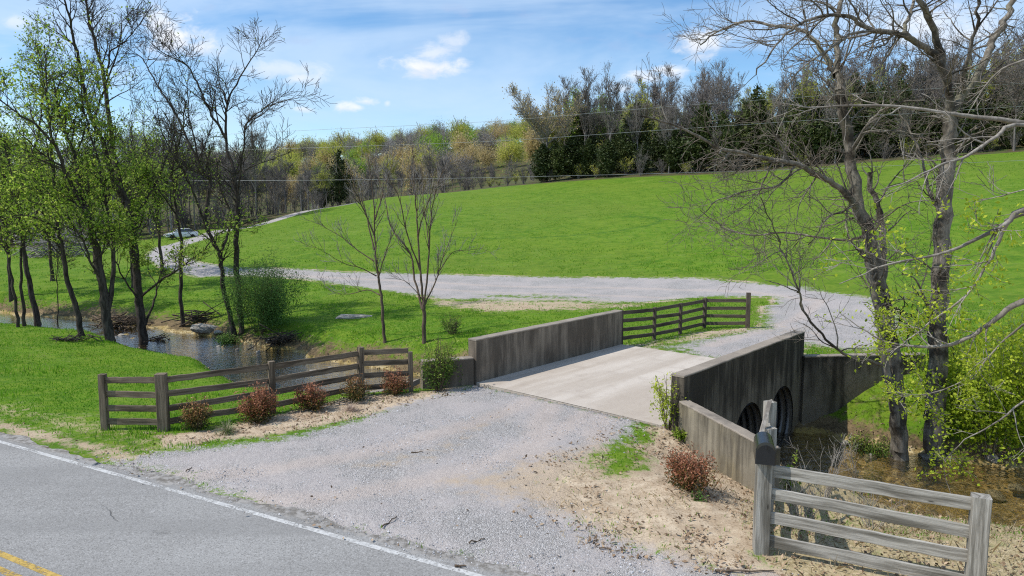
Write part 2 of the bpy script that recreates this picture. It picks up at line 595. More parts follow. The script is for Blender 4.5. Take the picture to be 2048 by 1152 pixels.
def make_materials():
    # ---- ground: turf, gravel, soil, stream bed, forest floor, picked by attributes of the mesh
    m, n, out = new_mat('ground')
    p = objco(n)
    nA, nB, nC, nD = n.noise(p, .09, 4), n.noise(p, .55, 5), n.noise(p, 3.2, 5, .65), n.noise(p, 17, 4, .7)
    g1 = n.mix(n.sm(nB, .35, .65), (.070, .150, .008), (.112, .205, .013))
    g1 = n.mix(n.math('MULTIPLY', n.sm(nA, .42, .68), .5), g1, (.155, .220, .018))
    g1 = n.mix(n.math('MULTIPLY', n.sm(nC, .45, .75), .45), g1, (.036, .108, .007))
    g1 = n.mix(n.math('MULTIPLY', n.sm(nD, .55, .75), .3), g1, (.15, .21, .03))
    nE, nF = n.noise(p, 1.5, 5, .7), n.noise(n.scale(p, (.35, 1.2, 1)), 5.5, 5, .7)
    g1 = n.mix(n.math('MULTIPLY', n.sm(nE, .44, .60), .7), g1, (.150, .215, .020))
    g1 = n.mix(n.math('MULTIPLY', n.sm(nF, .50, .66), .7), g1, (.034, .100, .006))
    g1 = n.mix(n.math('MULTIPLY', n.sm(n.noise(p, .03, 3), .45, .6), .35), g1, (.125, .175, .022))
    g1 = n.mix(n.math('MULTIPLY', n.sm(n.math('ADD', nF, n.math('MULTIPLY', nB, .35)), .78, .9), .6), g1, (.30, .32, .12))
    g1 = n.mix(n.math('MULTIPLY', n.attr('ring'), n.sm(nC, .35, .6)), g1, (.03, .10, .012))
    stretch = n.noise(n.scale(p, (.06, .35, 1)), 1.0, 4, .6)
    g1 = n.mix(n.math('MULTIPLY', n.sm(stretch, .58, .76), .3), g1, (.20, .24, .05))
    straw = n.mix(n.sm(nD, .3, .7), (.48, .39, .25), (.27, .22, .11))
    fine = n.math('MULTIPLY_ADD', n.math('ADD', nC, nD), .55, -.55)
    mid = n.math('MULTIPLY_ADD', n.math('ADD', nB, nC), .6, -.6)
    dm = n.sm(n.math('ADD', n.math('ADD', n.attr('dry'), fine), mid), .35, .75)
    col = n.mix(dm, g1, straw)
    # soil and leaf litter
    soil = n.mix(n.sm(nC, .35, .62), (.53, .43, .31), (.39, .30, .205))
    soil = n.mix(n.math('MULTIPLY', n.sm(nD, .5, .68), .75), soil, (.15, .095, .05))
    soil = n.mix(n.math('MULTIPLY', n.sm(n.noise(p, 45, 2), .55, .7), .5), soil, (.56, .42, .27))
    d_ = n.sm(n.math('ADD', n.attr('dirt'), n.math('ADD', fine, mid)), .33, .62)
    col = n.mix(d_, col, soil)
    bank = n.mix(n.sm(nC, .3, .7), (.11, .08, .045), (.22, .16, .085))
    bank = n.mix(n.math('MULTIPLY', n.sm(nD, .45, .7), .7), bank, (.06, .045, .025))
    b_ = n.sm(n.math('ADD', n.attr('bank'), n.math('ADD', fine, mid)), .35, .7)
    col = n.mix(b_, col, bank)
    wf = n.mix(n.sm(nC, .3, .7), (.12, .085, .05), (.055, .06, .025))
    wf = n.mix(n.sm(nB, .45, .65), wf, (.07, .11, .025))
    w_ = n.sm(n.math('ADD', n.attr('woods'), mid), .35, .65)
    col = n.mix(w_, col, wf)
    # gravel: crushed limestone
    vor = n('ShaderNodeTexVoronoi', {'Vector': p, 'Scale': 46.0}, out=None)
    vor2 = n('ShaderNodeTexVoronoi', {'Vector': p, 'Scale': 11.0}, out=None)
    sep = n('ShaderNodeSeparateColor', {'Color': vor.outputs['Color']}, out=0)
    gr = n.ramp(sep, [(0, (.24, .222, .205)), (.4, (.36, .336, .312)), (.8, (.435, .41, .385)), (1, (.59, .565, .54))])
    gr = n.mix(n.math('MULTIPLY', n.sm(vor.outputs['Distance'], .35, .8), .38), gr, (.13, .125, .125))
    pack = n.sm(n.math('ADD', n.noise(n.scale(p, (.5, .5, .5)), 1.0, 5, .6), n.math('MULTIPLY', nC, .25)), .50, .72)
    packed = n.mix(n.sm(nD, .35, .65), (.33, .295, .28), (.43, .39, .365))
    gr = n.mix(n.math('MULTIPLY', pack, .75), gr, packed)
    tk = n.sm(n.math('ADD', n.attr('track'), n.math('MULTIPLY', fine, .9)), .3, .9)
    gr = n.mix(n.math('MULTIPLY', tk, .85), gr, n.mix(n.sm(nD, .3, .7), (.37, .315, .28), (.47, .41, .365)))
    sandc = n.mix(n.sm(nD, .3, .7), (.50, .39, .265), (.37, .28, .19))
    s_ = n.math('MULTIPLY', n.sm(n.math('ADD', n.attr('sand'), n.math('ADD', fine, mid)), .3, .85), .8)
    gr = n.mix(s_, gr, sandc)
    g_ = n.sm(n.math('ADD', n.attr('gravel'), n.math('ADD', n.math('MULTIPLY', fine, 1.2), n.math('MULTIPLY', mid, .8))), .36, .64)
    col = n.mix(g_, col, gr)
    # stream bed
    bedc = n.ramp(n('ShaderNodeSeparateColor', {'Color': vor2.outputs['Color']}, out=0), [(0, (.17, .12, .05)), (.5, (.34, .25, .11)), (1, (.52, .43, .26))])
    bedc = n.mix(n.sm(nB, .4, .65), bedc, (.30, .22, .075))
    e_ = n.sm(n.math('ADD', n.attr('bed'), fine), .35, .65)
    col = n.mix(e_, col, bedc)
    gh = n.math('MULTIPLY', n.math('SUBTRACT', .6, vor.outputs['Distance']), n.math('SUBTRACT', g_, n.math('MULTIPLY', n.math('MULTIPLY', pack, g_), .6)))
    hgt = n.math('ADD', n.math('MULTIPLY', gh, .9), n.math('ADD', n.math('MULTIPLY', nD, .8), n.math('MULTIPLY', nC, .8)))
    out(pbr(n, col, .95, hgt, .75, .03, spec=.12))
    M['ground'] = m

    # ---- asphalt
    m, n, out = new_mat('asphalt')
    p = objco(n)
    a1, a2, a3 = n.noise(p, .35, 4), n.noise(p, 6, 5, .7), n.noise(p, 42, 3, .75)
    c = n.mix(n.sm(a1, .35, .65), (.265, .255, .24), (.315, .305, .288))
    c = n.mix(n.math('MULTIPLY', n.sm(a2, .45, .7), .35), c, (.20, .19, .175))
    vs = n('ShaderNodeTexVoronoi', {'Vector': p, 'Scale': 55.0}, out=None)
    vc = n('ShaderNodeSeparateColor', {'Color': vs.outputs['Color']}, out=0)
    c = n.mix(n.math('MULTIPLY', n.sm(vc, .72, .95), .6), c, (.42, .41, .39))
    c = n.mix(n.math('MULTIPLY', n.sm(vc, .24, .06), .55), c, (.12, .115, .105))
    c = n.mix(n.math('MULTIPLY', n.sm(a3, .5, .66), .5), c, (.13, .125, .12))
    wob = n('ShaderNodeVectorMath', {0: p, 1: n('ShaderNodeVectorMath', {0: n('ShaderNodeTexNoise', {'Vector': p, 'Scale': 1.6, 'Detail': 4.0}, out=1), 3: .55}, operation='SCALE')}, operation='ADD')
    cr = n('ShaderNodeTexVoronoi', {'Vector': wob, 'Scale': .22}, feature='DISTANCE_TO_EDGE')
    crk = n.math('MULTIPLY', n.sm(cr, .0035, .001), n.sm(n.noise(p, .45, 2), .50, .62))
    c = n.mix(crk, c, (.05, .048, .045))
    wp = n.noise(n('ShaderNodeMapping', {'Vector': p, 'Rotation': (0, 0, -math.atan2(RD[1], RD[0])), 'Scale': (.05, .8, 1)}), 1.0, 3)
    c = n.mix(n.math('MULTIPLY', n.sm(wp, .45, .62), .4), c, (.20, .193, .182))
    wear = n.sm(n.math('ADD', n.attr('edge'), n.math('MULTIPLY_ADD', n.math('ADD', a2, n.noise(p, 1.5, 4)), .7, -.7)), .42, .62)
    c = n.mix(wear, c, n.mix(n.sm(a2, .4, .6), (.16, .145, .125), (.32, .30, .275)))
    out(pbr(n, c, .92, n.math('ADD', a3, n.math('MULTIPLY', crk, -1.5)), .6, .012, spec=.2))
    M['asphalt'] = m

    for nm, col in (('line_white', (.54, .53, .505)), ('line_yellow', (.50, .34, .09))):
        m, n, out = new_mat(nm)
        p = objco(n)
        b = pbr(n, n.mix(n.sm(n.noise(p, 9, 3), .35, .7), col, tuple(x * .72 for x in col)), .8)
        w = n.sm(n.math('ADD', n.noise(p, 22, 4, .7), n.math('MULTIPLY', n.noise(p, 1.1, 3), .7)), 0.82, 1.05)
        out(n('ShaderNodeMixShader', {0: w, 1: b, 2: n('ShaderNodeBsdfTransparent')}))
        M[nm] = m

    # ---- concretes
    def concrete(nm, base, dark, stain, streak=True, warm=None, topw=.0):
        m, n, out = new_mat(nm)
        p = objco(n)
        c = n.mix(n.sm(n.noise(p, 1.4, 5, .6), .35, .68), base, tuple(x * .78 for x in base))
        if warm:
            c = n.mix(n.math('MULTIPLY', n.sm(n.noise(p, .8, 4), .45, .65), .7), c, warm)
        if streak:
            st = n.noise(n.scale(p, (4.2, 4.2, .45)), 1.0, 5, .65)
            big = n.noise(n.scale(p, (.8, .8, .5)), 1.0, 3)
            zz = n('ShaderNodeSeparateXYZ', {0: p}, out=2)
            drip = n.math('MULTIPLY', n.math('SUBTRACT', n.sm(zz, -.9, .9), .5), topw)
            c = n.mix(n.math('MULTIPLY', n.sm(n.math('ADD', drip, n.math('ADD', st, n.math('MULTIPLY', big, .6))), .62, .98), stain), c, dark)
            c = n.mix(n.math('MULTIPLY', n.sm(n.noise(n.scale(p, (7, 7, .8)), 1.0, 3), .60, .74), .3), c, tuple(min(1, x * 1.35) for x in base))
        else:
            st = n.noise(n.scale(p, (1.0, 1.0, 1)), 1.0, 6, .62)
            c = n.mix(n.math('MULTIPLY', n.sm(st, .5, .72), stain), c, dark)
        c = n.mix(n.math('MULTIPLY', n.sm(n.noise(p, 38, 3), .5, .72), .22), c, tuple(x * .5 for x in base))
        out(pbr(n, c, .92, n.math('ADD', n.noise(p, 30, 4), n.math('MULTIPLY', n.noise(p, 4, 3), 1.2)), .3, .02, spec=.15))
        M[nm] = m
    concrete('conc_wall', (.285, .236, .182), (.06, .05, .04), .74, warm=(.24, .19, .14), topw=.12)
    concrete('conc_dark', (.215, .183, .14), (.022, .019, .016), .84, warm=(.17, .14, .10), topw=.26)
    concrete('conc_wing', (.27, .235, .175), (.055, .048, .038), .85, topw=.2, warm=(.32, .26, .15))
    concrete('conc_top', (.31, .265, .215), (.085, .075, .065), .8, streak=False)

    # deck: polished by wheels along the bridge
    m, n, out = new_mat('conc_deck')
    p = objco(n)
    r = n('ShaderNodeMapping', {'Vector': p, 'Rotation': (0, 0, -math.atan2(BU[1], BU[0]))})
    lw = n.noise(n.scale(r, (.12, 1.1, 1)), 1.0, 4, .55)
    c = n.mix(n.sm(lw, .36, .66), (.42, .36, .295), (.54, .48, .41))
    c = n.mix(n.math('MULTIPLY', n.sm(n.noise(p, 1.3, 5, .65), .48, .7), .4), c, (.33, .275, .225))
    c = n.mix(n.math('MULTIPLY', n.sm(n.noise(p, 26, 4), .52, .72), .25), c, (.22, .19, .16))
    out(pbr(n, c, .88, n.noise(p, 40, 3), .15, .01, spec=.2))
    M['deck'] = m

    # ---- weathered timber, grain runs along U
    def wood(nm, a, b, cdk):
        m, n, out = new_mat(nm)
        uv = n('ShaderNodeTexCoord', out=2)
        g1 = n.noise(n.scale(uv, (1.2, 26, 1)), 1.0, 5, .65, .6)
        g2 = n.noise(n.scale(uv, (.7, 5, 1)), 1.0, 3)
        g3 = n.noise(n.scale(uv, (3, 110, 1)), 1.0, 2)
        c = n.mix(n.sm(g1, .32, .68), a, b)
        c = n.mix(n.math('MULTIPLY', n.sm(g2, .45, .66), .8), c, cdk)
        c = n.mix(n.math('MULTIPLY', n.sm(g3, .55, .72), .55), c, tuple(x * .5 for x in cdk))
        kn = n('ShaderNodeTexVoronoi', {'Vector': n.scale(uv, (1.3, 4.5, 1)), 'Scale': 1.0}, out=0)
        c = n.mix(n.math('MULTIPLY', n.sm(kn, .10, .05), .8), c, tuple(x * .35 for x in cdk))
        out(pbr(n, c, .9, n.math('ADD', g1, g3), .5, .008, spec=.15))
        M[nm] = m
    wood('wood_grey', (.46, .435, .385), (.23, .21, .178), (.085, .076, .058))
    wood('wood_brown', (.25, .20, .145), (.125, .096, .066), (.05, .038, .026))
    wood('wood_dark', (.145, .115, .085), (.10, .08, .062), (.05, .04, .032))

    # ---- bark
    def bark(nm, a, b, patch=None, moss=None):
        m, n, out = new_mat(nm)
        p = objco(n)
        g = n.noise(n.scale(p, (9, 9, 1.8)), 1.0, 5, .65, .4)
        c = n.mix(n.sm(g, .36, .62), a, b)
        if patch:
            c = n.mix(n.sm(n.noise(p, 1.5, 4, .6), .47, .62), c, patch)
        if moss:
            c = n.mix(n.math('MULTIPLY', n.sm(n.noise(p, .8, 4), .52, .68), .6), c, moss)
        out(pbr(n, c, .92, g, .8, .03, spec=.12))
        M[nm] = m
    bark('bark_dark', (.030, .024, .020), (.085, .070, .058), None, (.06, .065, .03))
    bark('bark_grey', (.28, .25, .205), (.145, .126, .10), (.058, .049, .038), (.17, .165, .10))
    bark('bark_pale', (.34, .31, .27), (.22, .195, .165), (.16, .14, .12))
    bark('bark_twig', (.10, .083, .066), (.20, .17, .138))
    bark('bark_back', (.12, .107, .098), (.20, .182, .168))
    bark('bark_backpale', (.20, .182, .168), (.30, .278, .258))
    bark('bark_bush', (.09, .065, .045), (.16, .12, .085))

    # ---- leaves; every leaf has its own 'tint'
    def leaf(nm, stops, trans=.35, objvar=0.0):
        m, n, out = new_mat(nm)
        t = n.attr('tint')
        if objvar:
            r = n('ShaderNodeObjectInfo', out=5)
            t = n.math('ADD', n.math('MULTIPLY', t, 1 - objvar), n.math('MULTIPLY', r, objvar))
        c = n.ramp(t, stops)
        d = n('ShaderNodeBsdfPrincipled', {'Base Color': c, 'Roughness': .55, 'Specular IOR Level': .25})
        tl = n('ShaderNodeBsdfTranslucent', {'Color': c})
        out(n('ShaderNodeMixShader', {0: trans, 1: d, 2: tl}))
        M[nm] = m
    leaf('leaf_spring', [(0, (.12, .23, .014)), (.5, (.27, .39, .045)), (1, (.46, .55, .10))], .55)
    leaf('leaf_yellow', [(0, (.20, .30, .015)), (.5, (.42, .52, .03)), (1, (.60, .66, .07))], .5)
    leaf('leaf_willow', [(0, (.06, .14, .03)), (.6, (.13, .25, .055)), (1, (.22, .34, .08))], .45)
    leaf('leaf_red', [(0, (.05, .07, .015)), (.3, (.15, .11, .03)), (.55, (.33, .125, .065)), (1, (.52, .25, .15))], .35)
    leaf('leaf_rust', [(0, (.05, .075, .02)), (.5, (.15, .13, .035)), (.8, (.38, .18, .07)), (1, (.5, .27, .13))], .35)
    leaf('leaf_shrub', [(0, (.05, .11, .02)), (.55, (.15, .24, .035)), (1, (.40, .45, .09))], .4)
    leaf('leaf_liriope', [(0, (.07, .13, .03)), (.5, (.20, .24, .09)), (1, (.50, .42, .30))], .25)
    leaf('leaf_liriope_dry', [(0, (.30, .23, .16)), (.6, (.50, .38, .30)), (1, (.62, .50, .42))], .25)
    leaf('leaf_brown', [(0, (.13, .085, .05)), (.5, (.30, .20, .12)), (1, (.48, .36, .24))], .1)
    leaf('leaf_cedar', [(0, (.024, .036, .012)), (.6, (.062, .085, .024)), (1, (.13, .15, .042))], .2, .5)
    leaf('leaf_olive', [(0, (.22, .26, .045)), (.5, (.42, .44, .08)), (1, (.58, .56, .13))], .5, .45)
    leaf('leaf_green', [(0, (.13, .23, .03)), (.5, (.25, .40, .05)), (1, (.40, .54, .08))], .5, .45)
    leaf('leaf_orange', [(0, (.34, .26, .12)), (.5, (.52, .41, .18)), (1, (.66, .53, .28))], .5, .3)
    leaf('leaf_greybud', [(0, (.17, .15, .14)), (.6, (.27, .245, .225)), (1, (.35, .32, .28))], .3, .4)
    leaf('grass_blade', [(0, (.09, .24, .012)), (.55, (.17, .36, .022)), (.88, (.26, .43, .04)), (1, (.45, .42, .16))], .5)
    leaf('straw_blade', [(0, (.30, .24, .12)), (.5, (.50, .40, .25)), (1, (.66, .55, .38))], .4)
    leaf('stone_bit', [(0, (.12, .12, .125)), (.5, (.33, .335, .355)), (1, (.62, .62, .64))], 0)

    # ---- rock
    m, n, out = new_mat('rock')
    p = objco(n)
    c = n.mix(n.sm(n.noise(p, 3, 5), .35, .65), (.44, .41, .35), (.24, .21, .175))
    c = n.mix(n.math('MULTIPLY', n.sm(n.noise(p, 14, 4), .5, .7), .5), c, (.12, .105, .085))
    out(pbr(n, c, .9, n.noise(p, 9, 5), .6, .04))
    M['rock'] = m

    # ---- water: clear shallow stream over its bed
    m, n, out = new_mat('water')
    p = objco(n)
    h = n.math('ADD', n.noise(n.scale(p, (1.0, 1.6, 1)), 2.6, 4, .6, .6), n.math('MULTIPLY', n.noise(p, 11, 3, .6), .35))
    calm = n.sm(n('ShaderNodeSeparateXYZ', {0: p}, out=0), -20.0, -14.0)
    bmp = n('ShaderNodeBump', {'Height': h, 'Strength': n.math('MULTIPLY_ADD', calm, .6, .12), 'Distance': .12})
    fr = n('ShaderNodeFresnel', {'IOR': 1.33, 'Normal': bmp})
    gl = n('ShaderNodeBsdfGlossy', {'Color': (1, 1, 1, 1), 'Roughness': .04, 'Normal': bmp})
    deep = n.sm(n('ShaderNodeSeparateXYZ', {0: p}, out=0), 5.0, -1.0)
    tr = n('ShaderNodeBsdfTransparent', {'Color': n.mix(deep, (.86, .80, .62), (.50, .46, .36))})
    out(n('ShaderNodeMixShader', {0: n.math('MULTIPLY_ADD', fr, n.math('MULTIPLY_ADD', deep, .45, 1.45), .03, clamp=True), 1: tr, 2: gl}))
    M['water'] = m

    def simple(nm, c, rough=.5, metal=0.0, spec=.5, **kw):
        m, n, out = new_mat(nm)
        p = objco(n)
        cc = n.mix(n.sm(n.noise(p, 6, 4), .35, .7), c, tuple(x * .82 for x in c))
        out(pbr(n, cc, rough, None, spec=spec, Metallic=metal, **kw))
        M[nm] = m
    simple('mail_black', (.012, .013, .015), .22, 0, .6)
    simple('car_white', (.72, .73, .74), .25)
    simple('car_glass', (.03, .04, .045), .06, 0, .8)
    simple('car_tyre', (.02, .02, .02), .8)
    simple('car_rim', (.45, .45, .46), .3, .8)
    simple('car_trim', (.03, .03, .032), .5)
    simple('lamp_glass', (.65, .68, .7), .1)
    simple('wire', (.36, .38, .38), .45, .3)
    simple('steel', (.16, .155, .15), .5, .75)


make_materials()

# ------------------------------------------------------------------ terrain sheet
def make_ground():
    ys = [-6.0]
    while ys[-1] < 900:
        ys.append(ys[-1] + .085 + .0042 * max(ys[-1], 0))
    ys = np.array(ys)
    na = 820
    a = np.linspace(-1.25, 1.25, na)
    Y, A = np.meshgrid(ys, a, indexing='ij')
    X = A * (np.abs(Y) + 12)
    x, y = X.ravel(), Y.ravel()
    z, bank, cd, side = height(x, y, True)
    m = ground_masks(x, y, z, bank, cd, side)
    # ruts and lumps in the gravel and soil
    near = np.clip(1.6 - y / 30, 0, 1)
    z = z + near * m['gravel'] * ((vnoise(x, y, 1.1, 21) - .5) * .05 + (vnoise(x, y, 5, 22) - .5) * .02)
    z = z + near * m['dirt'] * ((vnoise(x, y, 2.2, 23) - .5) * .07 + (vnoise(x, y, 7, 24) - .5) * .045)
    prot, u, v, btw = protected(x, y)
    z = np.where(btw & (u < .3) & (u > -1.2), np.minimum(z, -.012), z)
    z = np.where(btw & (u > BL - .3) & (u < BL + 1.2), np.minimum(z, -.012), z)
    rn = road_n(x, y)
    z = np.where((rn > -.55) & (rn < 7), np.minimum(z, -.012), z)
    V = np.c_[x, y, z]
    ny = len(ys)
    idx = np.arange(ny * na).reshape(ny, na)
    Q = np.stack([idx[:-1, :-1], idx[:-1, 1:], idx[1:, 1:], idx[1:, :-1]], -1).reshape(-1, 4)
    gm = m['gravel'][Q].mean(1) > .5

    def part(name, sel):
        q = Q[sel]
        used, inv = np.unique(q, return_inverse=True)
        me = mesh_np(name, V[used], [inv.reshape(-1, 4)], {k: v[used] for k, v in m.items()}, smooth=True)
        return tag(link(name, me, M['ground']), kind='structure')
    part('ground', ~gm)
    part('gravel_driveway', gm)


def strip(name, m, n0, n1, z, s0=-45, s1=60, ds=.12, cross=None, wob=0.0, kind='structure'):
    s = np.arange(s0, s1, ds)
    cr = cross if cross is not None else np.array([n0, n1])
    cr = np.array(cr, float)
    S, N = np.meshgrid(s, cr, indexing='ij')
    N = N.copy()
    if wob:
        j = (vnoise(s, s * 0, .9, 31) - .5) * wob + (vnoise(s, s * 0, 4, 32) - .5) * wob * .5
        N[:, 0] += j
    x = RP0[0] + RD[0] * S + RN[0] * N
    y = RP0[1] + RD[1] * S + RN[1] * N
    zz = np.full(x.shape, z)
    edge = np.clip(1 - (N - n0) / .55, 0, 1) ** 1.2
    nc = len(cr)
    idx = np.arange(len(s) * nc).reshape(len(s), nc)
    Q = np.stack([idx[:-1, :-1], idx[1:, :-1], idx[1:, 1:], idx[:-1, 1:]], -1).reshape(-1, 4)
    me = mesh_np(name, np.c_[x.ravel(), y.ravel(), zz.ravel()], [Q], {'edge': edge.ravel()}, smooth=True)
    return tag(link(name, me, m), kind=kind)


make_ground()
strip('road', M['asphalt'], -.42, 6.7, .004, cross=[-.42, -.25, 0, .3, 1, 2, 3, 4.5, 6.7], wob=.28)
strip('edge_line', M['line_white'], -.055, .055, .008)
strip('centre_line', M['line_yellow'], 2.84, 2.95, .008)
strip('centre_line', M['line_yellow'], 3.11, 3.22, .008)

# ------------------------------------------------------------------ water ribbon
def make_water():
    pts = np.array([p for p in CREEK], float)
    # fine resample
    P = []
    for a, b in zip(pts[:-1], pts[1:]):
        k = max(2, int(np.linalg.norm(b - a) / .5))
        for i in range(k):
            P.append(a + (b - a) * i / k)
    P = np.array(P)
    for _ in range(4):
        P[1:-1] = (P[:-2] + 2 * P[1:-1] + P[2:]) / 4
    t = np.gradient(P, axis=0)
    t /= np.linalg.norm(t, axis=1)[:, None]
    nrm = np.c_[-t[:, 1], t[:, 0]]
    cr = np.linspace(-4.6, 4.6, 9)
    V = np.concatenate([np.c_[P + nrm * c, np.full(len(P), WATER_Z)] for c in cr])
    n = len(P)
    F = []
    for j in range(len(cr) - 1):
        for i in range(n - 1):
            F.append((j * n + i, j * n + i + 1, (j + 1) * n + i + 1, (j + 1) * n + i))
    tag(link('creek_water', mesh_np('creek_water', V, [np.array(F)]), M['water']), kind='structure')


make_water()

# ------------------------------------------------------------------ bridge with twin pipes
PIPES = [(3.95, 1.02, -1.27, 1.12), (6.45, 1.02, -1.27, 1.12)]     # along, half width, centre height, half height
PH = 1.33


def wall_with_holes(mb, v0, v1, u0, u1, zb, zt, holes):
    """upright wall between offsets v0 and v1 (across), holes cut for the pipes"""
    us = sorted(set(list(np.linspace(u0, u1, 13)) + [c + w * math.cos(a) for c, w, _, _ in holes for a in np.linspace(0, math.pi, 17)]))

    def hz_at(u):
        for c, w, zc, h in holes:
            q = 1 - ((u - c) / w) ** 2
            if q >= -1e-6:
                r = h * math.sqrt(max(q, 0))
                return max(zc - r, zb + .01), zc + r
        return None
    for ua, ub in zip(us[:-1], us[1:]):
        mid = hz_at((ua + ub) / 2)
        segs = [(zb, zb, zt, zt)]
        if mid:
            la, ha = hz_at(ua) or mid
            lb, hb = hz_at(ub) or mid
            segs = [(zb, zb, la, lb), (ha, hb, zt, zt)]
        for a0, b0, a1, b1 in segs:
            for vv in (v0, v1):
                mb.add([buv(ua, vv, a0), buv(ub, vv, b0), buv(ub, vv, b1), buv(ua, vv, a1)], [(0, 1, 2, 3)])
        if mid:   # throat of the opening
            for (pa, pb) in (((ua, la), (ub, lb)), ((ua, ha), (ub, hb))):
                mb.add([buv(pa[0], v0, pa[1]), buv(pb[0], v0, pb[1]), buv(pb[0], v1, pb[1]), buv(pa[0], v1, pa[1])], [(0, 1, 2, 3)])
    for u in (u0, u1):
        mb.add([buv(u, v0, zb), buv(u, v1, zb), buv(u, v1, zt), buv(u, v0, zt)], [(0, 1, 2, 3)])


def make_bridge():
    root = thing('culvert_bridge', 'stained concrete bridge with two solid parapets over twin corrugated creek pipes', 'bridge', buv(4, 3.3, 0))
    mb = MB()
    nu, nv = 10, 6
    V = [buv(u, v, .0 + .012 * math.sin(v / BW * math.pi)) for u in np.linspace(0, BL, nu) for v in np.linspace(.0, BW, nv)]
    F = [(i * nv + j, (i + 1) * nv + j, (i + 1) * nv + j + 1, i * nv + j + 1) for i in range(nu - 1) for j in range(nv - 1)]
    mb.add(V, F)
    for u in (0, BL):
        mb.add([buv(u, 0, 0), buv(u, BW, 0), buv(u, BW, -.35), buv(u, 0, -.35)], [(0, 1, 2, 3)])
    mb.build('deck', M['deck'], root)

    def cap(name_m, v0, v1):
        c = MB()
        o = np.array
        c.board(o(buv(-.01, (v0 + v1) / 2, PH - .002)), o(buv(BL + .01, (v0 + v1) / 2, PH - .002)), o([*(BV * (abs(v1 - v0) + .012)), 0]), o([0, 0, .05]), 24, .014, .004)
        return c
    # left parapet and headwall
    mb = MB()
    wall_with_holes(mb, -PT, -.004, 0, BL, -3.0, PH - .02, PIPES)
    lp = mb.build('parapet', M['conc_wall'], root)
    cap('x', -PT, 0).build('coping', M['conc_top'], lp)
    mb = MB()
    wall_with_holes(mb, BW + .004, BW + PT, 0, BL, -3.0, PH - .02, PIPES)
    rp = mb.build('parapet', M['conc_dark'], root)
    rp['label'] = 'parapet with dark water stains above the pipe mouths'
    cap('x', BW, BW + PT).build('coping', M['conc_top'], rp)

    # wing walls
    def wing(pts, tops, zb, thick, m, nt):
        w = MB()
        V, F = [], []
        for (x, y), zt in zip(pts, tops):
            pass
        t = np.gradient(np.array(pts, float), axis=0)
        t /= np.linalg.norm(t, axis=1)[:, None]
        nn = np.c_[-t[:, 1], t[:, 0]] * thick / 2
        for (p, q, zt) in zip(pts, nn, tops):
            V += [(p[0] - q[0], p[1] - q[1], zb), (p[0] - q[0], p[1] - q[1], zt), (p[0] + q[0], p[1] + q[1], zt), (p[0] + q[0], p[1] + q[1], zb)]
        k = len(pts)
        for i in range(k - 1):
            for j in range(3):
                F.append((i * 4 + j, i * 4 + j + 1, i * 4 + j + 5, i * 4 + j + 4))
        F.append((0, 1, 2, 3))
        F.append(tuple((k - 1) * 4 + j for j in (3, 2, 1, 0)))
        w.add(V, F)
        ob = w.build('wing_wall', m, root)
        c = MB()
        for i in range(k - 1):
            a = np.array([*pts[i], tops[i] - .012])
            b = np.array([*pts[i + 1], tops[i + 1] - .012])
            d = (b - a) / np.linalg.norm(b - a)
            sd = np.array([-d[1], d[0], 0])
            sd /= np.linalg.norm(sd)
            c.board(a, b, sd * (thick + .012), np.cross(d, sd) * .05, 8, .012, .003)
        c.build('coping', nt, ob)
        return ob

    def lerp(a, b, n):
        return [tuple(np.array(a) * (1 - i / n) + np.array(b) * i / n) for i in range(n + 1)]
    # near left: one low block, ending behind the tall green bush
    A0 = BA + BV * (-PT / 2) - BU * .0
    A1 = np.array([-2.75, 20.85])
    wing(lerp(A0 - BU * .01, A1, 4), [.78] * 5, -1.6, .32, M['conc_wall'], M['conc_top'])
    # near right: drops towards the mailbox
    B0 = WR0 + BV * .02
    B1 = WR1 + np.array([.03, -.05])
    wing(lerp(B0 - BU * .005, B1, 5), list(np.linspace(.74, .62, 6)), -2.6, .28, M['conc_wing'], M['conc_top'])
    # far right: level, retains the turning place
    C0 = BA + BU * (BL - .1) + BV * (BW + PT + .002)
    C1 = np.array([13.7, C0[1] + .35])
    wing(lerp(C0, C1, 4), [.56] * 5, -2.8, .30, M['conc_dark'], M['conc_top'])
    # far left: short return behind the parapet
    E0 = BA + BU * (BL) + BV * (-PT / 2)
    # pipes
    for c, w, zc, h in PIPES:
        nvv, k = 190, 40
        V, F = [], []
        for i in range(nvv):
            v = -PT - .02 + (BW + 2 * PT + .04) * i / (nvv - 1)
            for j in range(k):
                a = 2 * math.pi * j / k
                rr = 1 - .012 + .036 * math.sin(v / .21 * 2 * math.pi + a)
                V.append(buv(c + w * rr * math.cos(a), v, zc + h * rr * math.sin(a)))
        for i in range(nvv - 1):
            for j in range(k):
                F.append((i * k + j, i * k + (j + 1) % k, (i + 1) * k + (j + 1) % k, (i + 1) * k + j))
        w_ = MB()
        w_.add(V, F)
        w_.build('culvert_pipe', M['steel'], root, smooth=True)


make_bridge()

# ------------------------------------------------------------------ board fences
Z3 = np.array([0, 0, 1.])


